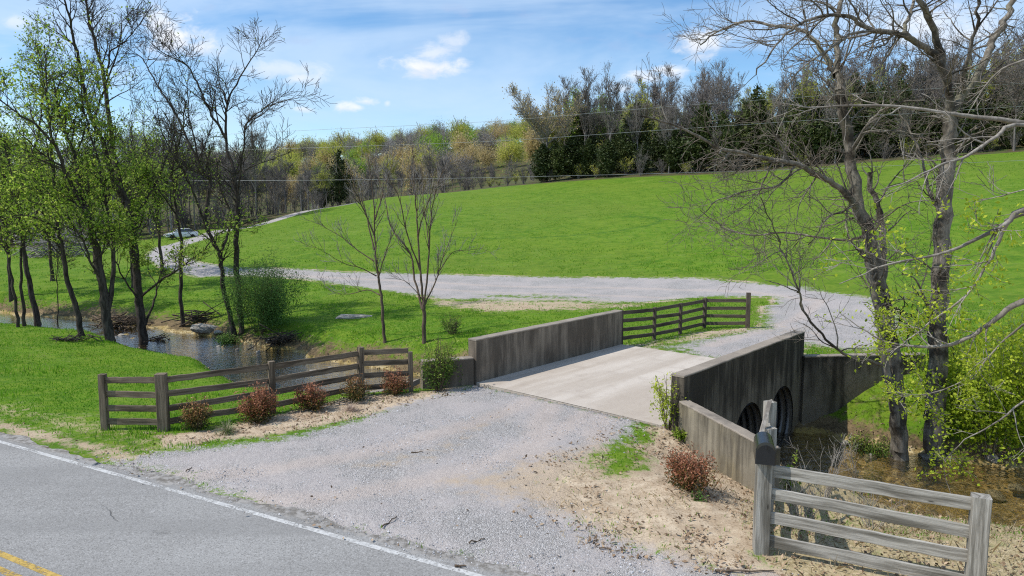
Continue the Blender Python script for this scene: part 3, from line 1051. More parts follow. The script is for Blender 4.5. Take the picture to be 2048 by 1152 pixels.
def fence(label, posts, segs, mat_rail, mat_post, rails, rail_h, rail_t=.04, group=None, side=1.0, capw=True):
    """posts: (x, y, z, height, width, heading); segs: (i, j) pairs carrying rails"""
    root = thing('board_fence', label, 'fence', (posts[0][0], posts[0][1], posts[0][2]), group=group)
    for (x, y, z, h, w, hd) in posts:
        mb = MB()
        a = np.array([math.cos(hd), math.sin(hd), 0])
        b = np.array([-math.sin(hd), math.cos(hd), 0])
        lean = np.array([random.gauss(0, .012), random.gauss(0, .012), 0])
        mb.board(np.array([x, y, z - .35]), np.array([x, y, z + h]) + lean, a * w, b * w * .92, 6, .012, .0025)
        mb.build('post', mat_post, root)
    for s in segs:
        i, j = s[0], s[1]
        p, q = posts[i], posts[j]
        d = np.array([q[0] - p[0], q[1] - p[1], 0])
        L = np.linalg.norm(d)
        d /= L
        nrm = np.array([d[1], -d[0], 0]) * side
        wp = max(p[4], q[4])
        for k, zt in enumerate(rails):
            z0 = p[2] + zt - rail_h / 2 + random.gauss(0, .012)
            z1 = q[2] + zt - rail_h / 2 + random.gauss(0, .012)
            off = nrm * (s[2] if len(s) > 2 else 0)
            mb = MB()
            a = np.array([p[0], p[1], z0]) + off + d * (p[4] * .5 - .01)
            b = np.array([q[0], q[1], z1]) + off - d * (q[4] * .5 - .01)
            mb.board(a, b, np.array([0, 0, rail_h]), nrm * rail_t, 9, .006, .0035)
            mb.build('rail', mat_rail, root)
    return root


def heading(a, b):
    return math.atan2(b[1] - a[1], b[0] - a[0])


def fpost(px, py, h, w, hd=0.0):
    x, y, z = T(px, py)
    return [x, y, z, h, w, hd]


RAILS = (1.33, .98, .63, .29)
# near left fence along the planting bed
P = [fpost(211, 860, 1.40, .16), fpost(328, 862, 1.42, .24), fpost(545, 827, 1.40, .16), fpost(722, 790, 1.42, .17), fpost(822, 783, 1.20, .14)]
P[1][5] = .12
for i in range(2, 5):
    P[i][5] = heading(P[i - 1], P[i])
fence('weathered grey-brown board fence bending round the planting bed of red shrubs left of the drive', P, [(0, 1), (1, 2, -.0), (2, 3), (3, 4)], M['wood_brown'], M['wood_brown'], RAILS, .155)
LEFTF = P
# far fence beyond the bridge
P = [fpost(1243, 690, 1.36, .12), fpost(1308, 679, 1.36, .13), fpost(1360, 668, 1.36, .13), fpost(1408, 656, 1.38, .15), fpost(1495, 657, 1.62, .19)]
P[0] = [*buv(BL + .16, -.12, -.02)[:3], 1.36, .12, 0]
for i in range(5):
    P[i][5] = heading(P[max(i - 1, 0)], P[max(i, 1)])
    P[i][2] = min(P[i][2], .02)
fence('dark board fence running from the far end of the bridge to a tall corner post', P, [(0, 1), (1, 2), (2, 3), (3, 4)], M['wood_dark'], M['wood_dark'], RAILS, .15)
# near right fence, carries the mailbox
MX, MY, MZ = G(1521, 1106, -.05)
RX, RY, RZ = G(1947, 1192, -.08)
P = [[MX, MY, MZ, 1.52, .23, .16], [RX, RY, RZ - .04, 1.52, .23, heading((MX, MY), (RX, RY))]]
P[0][5] = heading((MX, MY), (RX, RY)) + .25
b1 = D(1539, 855, 12.3)
b2 = D(1541, 803, 13.7)
P.append([b1[0], b1[1], -.25, b1[2] + .25, .20, .3])
P.append([b2[0], b2[1], -.35, b2[2] + .35, .20, .3])
RIGHTF = P
fence('pale grey weathered board fence holding the black mailbox beside the road', P, [(0, 1, .0), (0, 2, .0), (2, 3, .0)], M['wood_grey'], M['wood_grey'], (1.47, 1.09, .71, .33), .19)


# ------------------------------------------------------------------ mailbox
def make_mailbox():
    z0 = MZ + 1.522
    root = thing('mailbox', 'glossy black domed mailbox on top of the grey corner fence post', 'mailbox', (MX, MY, z0))
    # long axis runs away from the camera, slightly to the left; door towards the road
    ax = np.array([.27, .96, 0])
    ax /= np.linalg.norm(ax)
    sx = np.array([ax[1], -ax[0], 0])
    w, hs, ln = .145, .20, .56
    prof = [(-w, 0), (-w, hs)] + [(-w * math.cos(t), hs + w * math.sin(t)) for t in np.linspace(.15, math.pi - .15, 15)] + [(w, hs), (w, 0)]
    c = np.array([MX, MY, z0])
    mb = MB()

    def ring(y, k=1.0):
        return [c + sx * a * k + ax * y + Z3 * b * (k if b > 0 else 1) for a, b in prof]
    y0 = -.17
    V = ring(y0) + ring(y0 + ln)
    n = len(prof)
    F = [(i, (i + 1) % n, n + (i + 1) % n, n + i) for i in range(n)] + [tuple(range(n - 1, -1, -1)), tuple(range(n, 2 * n))]
    mb.add(V, F)
    mb.board(c + ax * (y0 + .05) - Z3 * .01, c + ax * (y0 + ln - .05) - Z3 * .01, sx * .2, Z3 * .02, 1)
    mb.build('body', M['mail_black'], root)
    mb = MB()
    V = ring(y0 - .02, 1.03) + ring(y0 + .03, 1.03) + ring(y0 - .028, .9)
    F = [(i, (i + 1) % n, n + (i + 1) % n, n + i) for i in range(n)] + [(2 * n + i, 2 * n + (i + 1) % n, (i + 1) % n, i) for i in range(n)] + [tuple(range(2 * n, 3 * n))]
    mb.add(V, F)
    d = mb.build('door', M['mail_black'], root)
    mb = MB()
    mb.board(c + ax * (y0 - .04) + Z3 * .26, c + ax * (y0 - .04) + Z3 * .31, sx * .03, ax * .03, 1, .004)
    mb.build('latch', M['mail_black'], d)


make_mailbox()

# a loose pale board leaning against the fence behind the mailbox
mb = MB()
mb.board(np.array(D(1522, 868, 12.1)), np.array(D(1540, 800, 12.6)), np.array([.09, .02, .02]), np.array([0, .03, 0]), 5, .005, .003)
o = mb.build('loose_board', M['bark_pale'], None, origin=(D(1522, 868, 12.1)))
tag(o, 'loose pale board standing aslant against the fence behind the mailbox', 'board')


# ------------------------------------------------------------------ overhead wires
def wire(pp, label, Ya, Yb):
    pts = []
    xa, xb = pp[0][0], pp[-1][0]
    for px in np.linspace(xa, xb, 60):
        py = np.interp(px, [q[0] for q in pp], [q[1] for q in pp])
        pts.append((px, py))
    arr = np.array([D(px, py, Ya + (Yb - Ya) * (px - xa) / (xb - xa)) for px, py in pts])
    for _ in range(12):
        arr[1:-1] = (arr[:-2] + 2 * arr[1:-1] + arr[2:]) / 4
    mb = MB()
    mb.tube(arr, .011, 6)
    o = mb.build('power_line', M['wire'], None, smooth=True, origin=tuple(arr[0]))
    tag(o, label, 'power line', 'power lines strung over the pasture')


wire([(380, 272), (600, 261), (1000, 243), (1320, 214), (1660, 190), (2048, 166), (2400, 150)], 'uppermost of the three thin wires, crossing the crowns of the cedars', 62, 46)
wire([(300, 306), (550, 298), (1000, 283), (1250, 265), (1672, 237), (2048, 212), (2400, 190)], 'middle of the three thin wires, passing in front of the hillside wood', 61, 45)
wire([(300, 362), (600, 361), (900, 357), (1250, 349), (1600, 339), (1797, 331), (2048, 321), (2400, 306)], 'lowest of the three thin wires, along the upper rim of the pasture', 60, 44)

# ------------------------------------------------------------------ tree engine
def vnorm(v):
    l = math.sqrt(v[0] * v[0] + v[1] * v[1] + v[2] * v[2]) or 1e-9
    return (v[0] / l, v[1] / l, v[2] / l)


def rand_dir(rg):
    z = rg.uniform(-1, 1)
    a = rg.uniform(0, 2 * math.pi)
    s = math.sqrt(1 - z * z)
    return (s * math.cos(a), s * math.sin(a), z)


class Tree:
    """branches grow from given limbs; level 0-1 form the trunk mesh, finer levels and leaves the crown"""

    def __init__(s, seed, P):
        s.rg = random.Random(seed)
        s.P = P
        s.br = []            # (level, pts, rads)
        s.tips = []          # (pos, dir, level)

    def limb(s, pts, r0, r1, level=0, spawn=True, t0=None, dens=None, sub=4, wob=.03):
        """hand laid limb through points"""
        pts = np.array(pts, float)
        # Catmull-Rom resample
        ext = np.vstack([2 * pts[0] - pts[1], pts, 2 * pts[-1] - pts[-2]])
        out = []
        for i in range(1, len(ext) - 2):
            p0, p1, p2, p3 = ext[i - 1], ext[i], ext[i + 1], ext[i + 2]
            for k in range(sub):
                t = k / sub
                out.append(.5 * (2 * p1 + (p2 - p0) * t + (2 * p0 - 5 * p1 + 4 * p2 - p3) * t * t + (3 * p1 - p0 - 3 * p2 + p3) * t ** 3))
        out.append(pts[-1])
        out = [tuple(o + np.array([s.rg.gauss(0, wob), s.rg.gauss(0, wob), 0]) * (i > 0)) for i, o in enumerate(out)]
        n = len(out)
        rads = [r0 + (r1 - r0) * (i / (n - 1)) ** .85 for i in range(n)]
        if level == 0:
            rads[0] *= 1.35
        s.br.append((level, out, rads))
        if spawn:
            s.children(out, rads, 1, t0 if t0 is not None else s.P.get('t0', .3), dens)
        s.tips.append((out[-1], vnorm(tuple(np.array(out[-1]) - np.array(out[-2]))), 2))
        return out

    def children(s, pts, rads, lvl, t0=.15, dens=None):
        P, rg = s.P, s.rg
        if lvl > P['maxl']:
            return
        n = len(pts)
        L = sum(math.dist(pts[i], pts[i + 1]) for i in range(n - 1))
        d = (dens if dens is not None else P['dens'][lvl - 1])
        cnt = d * L * (1 - t0)
        cnt = int(cnt) + (rg.random() < cnt - int(cnt))
        for _ in range(cnt):
            t = t0 + (1 - t0) * rg.random()
            f = t * (n - 1)
            i = min(int(f), n - 2)
            f -= i
            a, b = pts[i], pts[i + 1]
            pos = (a[0] + (b[0] - a[0]) * f, a[1] + (b[1] - a[1]) * f, a[2] + (b[2] - a[2]) * f)
            r = rads[i] + (rads[i + 1] - rads[i]) * f
            tan = vnorm((b[0] - a[0], b[1] - a[1], b[2] - a[2]))
            ang = R(rg.uniform(*P['ang']))
            q = rand_dir(rg)
            k = q[0] * tan[0] + q[1] * tan[1] + q[2] * tan[2]
            q = vnorm((q[0] - k * tan[0], q[1] - k * tan[1], q[2] - k * tan[2]))
            ca, sa = math.cos(ang), math.sin(ang)
            up = P['up']
            dr = vnorm((tan[0] * ca + q[0] * sa, tan[1] * ca + q[1] * sa, tan[2] * ca + q[2] * sa + up))
            ln = P['len'][lvl - 1] * rg.uniform(.5, 1.2) * (1.0 - P.get('tf', .5) * t)
            rr = min(r * .62, P['r'][lvl - 1] * rg.uniform(.8, 1.2))
            s.branch(pos, dr, ln, rr, lvl)

    def branch(s, pos, dr, ln, rr, lvl):
        P, rg = s.P, s.rg
        sg = P['seg'][lvl - 1]
        st = ln / sg
        w = P['wig']
        pts, rads = [pos], [rr]
        re = P.get('rend', .3)
        for i in range(sg):
            q = rand_dir(rg)
            dr = vnorm((dr[0] + q[0] * w, dr[1] + q[1] * w, dr[2] + q[2] * w + P['trop']))
            pos = (pos[0] + dr[0] * st, pos[1] + dr[1] * st, pos[2] + dr[2] * st)
            pts.append(pos)
            rads.append(rr * (1 - (1 - re) * (i + 1) / sg))
        s.br.append((lvl, pts, rads))
        if lvl >= P['maxl'] - 1:
            s.tips.append((pos, dr, lvl))
            if lvl == P['maxl']:
                s.tips.append((pts[sg // 2], dr, lvl))
        s.children(pts, rads, lvl + 1)

    def tube_mesh(s, name, lvls, sides, m, rmin=0.0):
        V, F, off = [], [], 0
        groups = {}
        for lv, pts, rads in s.br:
            if lv in lvls:
                groups.setdefault((len(pts), sides[lv]), []).append((pts, rads))
        for (n, k), items in groups.items():
            P = np.array([i[0] for i in items])
            Rr = np.maximum(np.array([i[1] for i in items]), rmin)
            tan = np.gradient(P, axis=1)
            tan /= np.linalg.norm(tan, axis=2, keepdims=True) + 1e-9
            mean = tan.mean(1, keepdims=True)
            ref = np.where(np.abs(mean[..., 2:3]) > .7, np.array([1., 0, 0]), np.array([0, 0, 1.]))
            u = np.cross(tan, np.broadcast_to(ref, tan.shape))
            u /= np.linalg.norm(u, axis=2, keepdims=True) + 1e-9
            v = np.cross(tan, u)
            ang = np.arange(k) * 2 * math.pi / k
            rg = P[:, :, None, :] + Rr[:, :, None, None] * (u[:, :, None, :] * np.cos(ang)[None, None, :, None] + v[:, :, None, :] * np.sin(ang)[None, None, :, None])
            B = len(items)
            if k >= 8:   # bark is not a perfect pipe
                rg += RNG.normal(0, 1, rg.shape) * (Rr[:, :, None, None] * .045)
            V.append(rg.reshape(-1, 3))
            idx = off + np.arange(B * n * k).reshape(B, n, k)
            nx = np.roll(idx, -1, axis=2)
            F.append(np.stack([idx[:, :-1], nx[:, :-1], nx[:, 1:], idx[:, 1:]], -1).reshape(-1, 4))
            off += B * n * k
        return np.concatenate(V), np.concatenate(F)

    def leaf_mesh(s, per, size, spread, keep=lambda p: 1.0, aspect=.5, flat=0.0, tint=None, droop=0.0):
        """per leaves scattered round every twig tip"""
        pos, tn = [], []
        for (p, d, lv) in s.tips:
            k = keep(p)
            m = per * k
            m = int(m) + (s.rg.random() < m - int(m))
            for _ in range(m):
                pos.append((p[0] + s.rg.gauss(0, spread), p[1] + s.rg.gauss(0, spread), p[2] + s.rg.gauss(0, spread) - droop * s.rg.random()))
        if not pos:
            return None
        return leaf_quads(np.array(pos), size, aspect, flat)


def leaf_quads(pos, size, aspect=.5, flat=0.0, rng=RNG):
    N = len(pos)
    nrm = rng.normal(size=(N, 3))
    nrm[:, 2] += flat
    nrm /= np.linalg.norm(nrm, axis=1)[:, None]
    d = np.cross(nrm, rng.normal(size=(N, 3)))
    d /= np.linalg.norm(d, axis=1)[:, None] + 1e-9
    w = np.cross(nrm, d)
    sz = size * rng.uniform(.6, 1.3, N)[:, None]
    a = pos
    tip = pos + d * sz
    m1 = pos + d * sz * .5 + w * sz * aspect * .5 + nrm * sz * .08
    m2 = pos + d * sz * .5 - w * sz * aspect * .5 + nrm * sz * .08
    V = np.stack([a, m1, tip, m2], 1).reshape(-1, 3)
    F = np.arange(N * 4).reshape(N, 4)
    t = np.repeat(rng.random(N), 4)
    return V, F, t


def crown_mesh(tr, name, lvls, sides, rmin, leaves, o3, first=1, smooth=True):
    """all limbs but the stem, twigs and leaves in one mesh; material 0 limbs, 1 twigs, 2 leaves"""
    allb = tr.br
    Vs, Fs, mats, tint, off = [], [], [], [], 0
    for k, sel in enumerate((lambda i, b: i >= first and b[0] <= 1, lambda i, b: b[0] > 1)):
        tr.br = [b for i, b in enumerate(allb) if sel(i, b)]
        if tr.br:
            V, F = tr.tube_mesh('', lvls, sides, None, rmin)
            Vs.append(V)
            Fs.append(F + off)
            mats.append(np.full(len(F), k))
            tint.append(np.zeros(len(V)))
            off += len(V)
    tr.br = allb
    if leaves is not None:
        V, F, tt = leaves
        Vs.append(V)
        Fs.append(F + off)
        mats.append(np.full(len(F), 2))
        tint.append(tt)
    me = mesh_np(name, np.concatenate(Vs) - o3, [np.concatenate(Fs)], {'tint': np.concatenate(tint)}, smooth=smooth)
    me.polygons.foreach_set('material_index', np.concatenate(mats).astype(np.int32))
    return me


def tree_objects(tr, name, root, trunk_m, twig_m, leaves=None, leaf_m=None, sides=(10, 6, 4, 3, 3), rmin=0.0, crown='crown', first=1):
    o3 = np.array(root.location)
    allb = tr.br
    tr.br = [b for b in allb[:1]] if first == 1 else allb[:first]
    V, F = tr.tube_mesh('trunk', (0, 1), sides, trunk_m, rmin)
    tr.br = allb
    link('trunk', mesh_np('trunk', V - o3, [F], smooth=True), trunk_m, root)
    link(crown, crown_mesh(tr, crown, (0, 1, 2, 3, 4, 5), sides, rmin, leaves, o3, first), [trunk_m, twig_m, leaf_m or twig_m], root)


def px_limb(pp, Y0, spread=0.0):
    """pixel polyline -> 3D; entries (px, py) or (px, py, extra depth)"""
    return [D(p[0], p[1], Y0 + (p[2] if len(p) > 2 else 0)) for p in pp]


def proj_px(p):
    """3D point -> photo pixel"""
    x, y, z = p[0], p[1], p[2] - CH
    f = y * CP - z * SP
    u = y * SP + z * CP
    return 1024 + FPX * x / f, 576 - FPX * u / f


PL = dict(len=[2.5, 1.3, .7, .3], dens=[2.3, 3.8, 4.8, 5], ang=(28, 62), wig=.22, up=.12, trop=.05, r=[.038, .017, .009, .006], seg=[6, 4, 3, 2], maxl=3, t0=.30, tf=.45)

# ---- left bank of the creek
def left_tree(seed, label, base, limbs, r_, leaf=None, lm='leaf_spring', P=PL, group='trees along the creek bank', name='creekside_tree', twig='bark_dark', bark='bark_dark', rmin=.009):
    bx, by, bz = T(*base)
    root = thing(name, label, 'tree', (bx, by, bz - .1), group=group)
    tr = Tree(seed, P)
    r = r_ * (.74 if seed < 11 else 1)
    for i, (pp, k, r0, r1) in enumerate(limbs):
        pts = [[*D(q[0], q[1], by + (q[2] if len(q) > 2 else 0))] for q in pp]
        if i == 0:
            pts[0] = [bx, by, bz - .25]
        tr.limb(pts, r0 * r, r1 * r, 0, True, k, wob=.012 if seed in (11, 12) else .03)
    lv = None
    if leaf:
        lv = tr.leaf_mesh(*leaf)
    tree_objects(tr, name, root, M[bark], M[twig], lv, M[lm], rmin=rmin)
    return root


def kp(f):
    return lambda p: f(*proj_px(p))


left_tree(1, 'tall forked dark tree with bare top and green lower leaves on undercut creek bank', (290, 690),
          [([(290, 692), (283, 640), (277, 590), (270, 520), (264, 450), (252, 405), (240, 380)], .45, .34, .22),
           ([(252, 405), (229, 312, .5), (212, 190, .8), (205, 139, .9), (194, 104, 1), (184, 60, 1.1), (172, 10, 1.2), (165, -50, 1.2)], .1, .20, .05),
           ([(246, 392), (222, 347, -.5), (208, 295, -.9), (180, 226, -1.5), (167, 174, -1.7), (153, 104, -2), (140, 40, -2.3), (128, 0, -2.5), (118, -40, -2.6)], .15, .19, .04),
           ([(214, 152, .8), (222, 104, .2), (243, 87, -.2), (271, 59, -.8), (305, 10, -1.4)], .1, .07, .02),
           ([(186, 240, -1.4), (215, 160, -2), (238, 90, -2.6), (245, 30, -3)], .1, .08, .02),
           ([(285, 590), (320, 562, -.6), (360, 536, -1), (405, 500, -1.4), (440, 465, -1.7), (470, 452, -2)], .3, .09, .02),
           ([(284, 610), (250, 560, -.4), (222, 500, -.9), (205, 440, -1.3)], .3, .08, .02),
           ([(266, 440), (300, 390, .8), (325, 340, 1.2), (345, 280, 1.6), (350, 220, 2)], .2, .09, .02),
           ([(290, 650), (308, 600, .8), (318, 560, 1.2), (330, 520, 1.6)], .4, .10, .03)], 1.0,
          leaf=(4.6, .15, .13, kp(lambda u, v: (.95 if u < 300 else .35) * (1.0 if v > 330 else .25 if v > 230 else .02)), .55))
left_tree(2, 'leafy twin-stemmed tree with fresh green leaves rising beside the tall bare-topped one', (220, 682),
          [([(220, 684), (215, 640), (208, 590), (200, 540), (190, 480), (172, 420), (158, 395)], .5, .30, .18),
           ([(214, 620), (225, 560, .3), (228, 500, .5), (220, 440, .7), (208, 380, .9), (190, 300, 1.2), (170, 230, 1.5), (160, 160, 1.8)], .25, .16, .03),
           ([(158, 395), (132, 347, -.5), (115, 302, -.8), (80, 257, -1.2), (35, 226, -1.6), (-10, 192, -2)], .15, .15, .03),
           ([(160, 400), (150, 320, .8), (120, 230, 1.2), (105, 160, 1.5), (60, 110, 1.8)], .15, .14, .03),
           ([(203, 560), (180, 520, -.6), (160, 470, -1), (130, 430, -1.4), (105, 410, -1.8)], .2, .08, .02)], 1.0,
          leaf=(3.2, .15, .13, kp(lambda u, v: 1.15 if v > 380 else .75 if v > 130 else .3), .55))
left_tree(3, 'slim dark tree leaning left over the water with a pale scar low on its trunk', (165, 673),
          [([(165, 675), (152, 620), (138, 565), (125, 500), (115, 440), (110, 380), (106, 310), (98, 230), (92, 150), (88, 90)], .3, .19, .03),
           ([(112, 400), (140, 340, .6), (165, 280, 1), (180, 200, 1.4)], .15, .08, .02),
           ([(118, 460), (80, 440, -.6), (40, 430, -1), (0, 440, -1.3)], .2, .06, .02)], 1.0,
          leaf=(3.2, .15, .13, kp(lambda u, v: 1.1 if v > 350 else .6), .55))
left_tree(4, 'stout dark tree leaning out of the left edge at the water, leafy crown', (77, 650),
          [([(78, 652), (66, 600), (54, 545), (46, 480), (38, 410), (24, 340), (6, 290), (-20, 220)], .35, .26, .06),
           ([(36, 400), (58, 330, .6), (80, 250, 1), (85, 170, 1.5), (70, 80, 2)], .15, .12, .03),
           ([(46, 480), (70, 430, .7), (95, 400, 1.2)], .2, .06, .02),
           ([(30, 360), (-10, 340, -.5), (-60, 300, -1)], .2, .10, .03)], 1.0,
          leaf=(3.4, .15, .14, kp(lambda u, v: 1.1 if v > 330 else .55), .55))
left_tree(5, 'thin straight trunk just left of the stout leaning tree', (50, 652),
          [([(51, 653), (46, 610), (42, 560), (42, 500), (38, 440), (28, 370), (10, 300)], .45, .13, .03)], 1.0, leaf=(3.2, .15, .13, kp(lambda u, v: 1.1 if v > 350 else .6), .55))
left_tree(6, 'thin trunk nearest the left edge of the photo, bending left', (37, 655),
          [([(38, 656), (32, 610), (24, 560), (14, 510), (2, 470), (-14, 400), (-25, 330)], .45, .12, .03)], 1.0, leaf=(3.2, .15, .13, kp(lambda u, v: 1.1 if v > 350 else .6), .55))
left_tree(7, 'spindly bare sapling standing in the shallow edge between two leaning trunks', (116, 658),
          [([(116, 660), (115, 610), (115, 560), (114, 510), (110, 470)], .4, .055, .02)], 1.0, leaf=(1.5, .12, .15, kp(lambda u, v: 1.0), .55))
left_tree(8, 'single mottled trunk on the far bank in front of the white car, sparse leaves', (365, 652),
          [([(365, 654), (362, 600), (361, 540), (362, 480), (352, 420), (344, 350), (352, 310), (364, 260), (372, 200)], .35, .17, .04),
           ([(356, 440), (330, 395), (300, 360), (271, 320), (262, 260), (264, 200)], .2, .08, .02),
           ([(346, 360), (385, 330), (410, 290), (425, 240)], .2, .07, .02)], 1.0,
          leaf=(2.0, .13, .16, kp(lambda u, v: 1.0 if v > 300 else .15), .55))
left_tree(9, 'bare dark tree with two widely spread arms, standing behind the feathery bush', (482, 668),
          [([(482, 670), (480, 620), (476, 560), (473, 500), (474, 440), (475, 400), (469, 347)], .55, .22, .15),
           ([(469, 347), (455, 300, .2), (451, 243, .3), (455, 208, .4), (479, 156, .8), (503, 118, 1), (528, 72, 1.3)], .1, .12, .025),
           ([(452, 275, .2), (430, 240, -.3), (413, 208, -.6), (392, 163, -1), (375, 132, -1.3), (330, 108, -1.7), (305, 88, -2)], .1, .10, .02),
           ([(455, 208, .4), (444, 180, .9), (424, 170, 1.3), (392, 146, 1.8)], .1, .06, .018),
           ([(474, 395), (482, 340, -.6), (493, 253, -1.2), (521, 222, -1.6), (555, 205, -2), (597, 196, -2.5)], .25, .08, .018),
           ([(472, 360), (500, 335, .8), (545, 318, 1.5), (590, 300, 2)], .15, .06, .015)], 1.0, name='bare_tree',
          leaf=(.5, .10, .14, kp(lambda u, v: .9 if v > 330 else 0.05), .55))
left_tree(10, 'bare dark many-stemmed leaning tree at the creek bend, left of the spreading one', (472, 674),
          [([(472, 676), (462, 640), (450, 590), (442, 540), (440, 510), (425, 480), (408, 440)], .5, .20, .12),
           ([(440, 510), (455, 470, .6), (462, 430, 1), (440, 380, 1.4), (434, 330, 1.6)], .25, .11, .05),
           ([(408, 440), (420, 370, .3), (405, 340, .3), (375, 278, .5), (340, 208, .9), (312, 167, 1.2), (288, 122, 1.5), (270, 105, 1.8)], .15, .13, .025),
           ([(408, 440), (390, 395, -.5), (372, 350, -1), (345, 310, -1.5), (320, 250, -2), (310, 200, -2.4)], .15, .08, .02),
           ([(400, 330, .4), (380, 240, -.4), (372, 170, -1), (352, 120, -1.5)], .15, .06, .018)], 1.0, name='bare_tree',
          leaf=(.6, .10, .14, kp(lambda u, v: .9 if v > 330 else 0.05), .55))

# ---- slender leafy trees further back along the far bank
for i, (px, Y, h, lb) in enumerate([(15, 50, 12, 'slender leafy tree on the far bank at the very left, behind the leaning trunks'), (100, 56, 13, 'slender leafy tree on the far bank just above the grey brush heap'),
                                    (188, 60, 13, 'pale green leafy tree far behind the twin-stemmed tree'), (262, 52, 11, 'small leafy tree on the far lawn behind the tall forked tree'),
                                    (322, 58, 12, 'thin pale-leaved tree on the far lawn left of the mottled trunk'), (-60, 46, 13, 'leafy tree half outside the left edge across the creek')]):
    rg = random.Random(500 + i)
    x = (px - 1024) / FPX * Y
    z = hz(x, Y)
    root = thing('creekside_tree', lb, 'tree', (x, Y, z - .1), group='trees along the creek bank')
    tr = Tree(500 + i, PL)
    lx = rg.gauss(0, .06)
    st = [(x + lx * h * f * f, Y, z + h * f - .2 * (f == 0)) for f in (0, .2, .4, .6, .8, 1)]
    tr.limb(st, .15, .02, 0, True, .3)
    for k in range(5):
        f = rg.uniform(.25, .6)
        a = rg.uniform(0, 6.28)
        b = (x + lx * h * f * f, Y, z + h * f)
        l = h * rg.uniform(.3, .42)
        tr.limb([b, (b[0] + math.cos(a) * l * .25, b[1] + math.sin(a) * l * .25, b[2] + l * .45), (b[0] + math.cos(a) * l * .5, b[1] + math.sin(a) * l * .5, b[2] + l)], .07, .015, 0, True, .2)
    tree_objects(tr, 'creekside_tree', root, M['bark_dark'], M['bark_dark'], tr.leaf_mesh(1.6, .165, .17, lambda p: 1.0, .55), M['leaf_spring'], rmin=.011)

# ---- two young bare trees on the lawn
PY = dict(len=[1.3, .7, .36, .2], dens=[2.9, 4.4, 5, 5], ang=(22, 50), wig=.16, up=.22, trop=.09, r=[.020, .010, .007, .005], seg=[5, 4, 3, 2], maxl=3, t0=.12, tf=.35)
left_tree(11, 'young bare tree with a single slim trunk and low side branches, left of a pair', (770, 686),
          [([(771, 687), (766, 640), (762, 590), (757, 555), (752, 515), (749, 470), (748, 420), (742, 360), (735, 310)], .35, .085, .012),
           ([(748, 500), (735, 440, .3), (722, 400, .6), (705, 360, .9), (690, 320, 1.2)], .15, .04, .008),
           ([(749, 470), (728, 420, -.4), (708, 380, -.7), (680, 340, -1), (668, 310, -1.2)], .15, .035, .008),
           ([(756, 555), (770, 510, -.3), (785, 470, -.6), (800, 440, -.9)], .15, .03, .007),
           ([(748, 522), (715, 500, .2), (685, 475, .4), (650, 455, .6), (620, 440, .8)], .2, .03, .006),
           ([(753, 552), (720, 535, -.3), (690, 528, -.6), (650, 505, -.9), (618, 488, -1)], .2, .028, .006),
           ([(760, 590), (735, 580, .5), (700, 588, .8), (670, 585, 1), (632, 565, 1.2)], .2, .03, .006),
           ([(750, 440), (765, 390, .5), (780, 340, .8), (790, 300, 1)], .15, .03, .007)], 1.0, P=PY, name='young_tree', group='young bare trees on the lawn', twig='bark_backpale', bark='bark_bush', rmin=.006)
left_tree(12, 'young bare tree branching into many upright stems low down, right of a pair', (848, 685),
          [([(848, 686), (848, 660), (848, 630), (847, 612)], .9, .10, .085),
           ([(847, 615), (843, 560), (838, 500), (834, 440), (830, 390), (828, 330), (825, 290)], .25, .06, .012),
           ([(845, 618), (830, 560, .4), (822, 510, .7), (800, 480, .9), (780, 450, 1.2), (770, 400, 1.5), (755, 350, 1.8), (745, 310, 2)], .25, .055, .010),
           ([(848, 612), (855, 550, -.3), (858, 490, -.6), (862, 430, -.8), (872, 380, -1), (885, 340, -1.2)], .25, .05, .010),
           ([(849, 610), (872, 560, .3), (885, 520, .5), (900, 480, .8), (915, 440, 1)], .2, .04, .008),
           ([(840, 540), (812, 460, -.5), (800, 400, -.9), (780, 360, -1.2), (772, 330, -1.4)], .2, .035, .008),
           ([(858, 500), (850, 430, .5), (845, 360, .8), (842, 320, 1)], .2, .03, .008),
           ([(880, 540), (905, 505, -.4), (940, 500, -.7), (975, 495, -1)], .25, .022, .005),
           ([(836, 470), (850, 420, -.8), (868, 370, -1.2), (880, 300, -1.6)], .2, .03, .007),
           ([(846, 600), (825, 575, -.5), (805, 560, -.8), (770, 556, -1)], .3, .02, .005)], 1.0, P=PY, name='young_tree', group='young bare trees on the lawn', twig='bark_backpale', bark='bark_bush', rmin=.006)

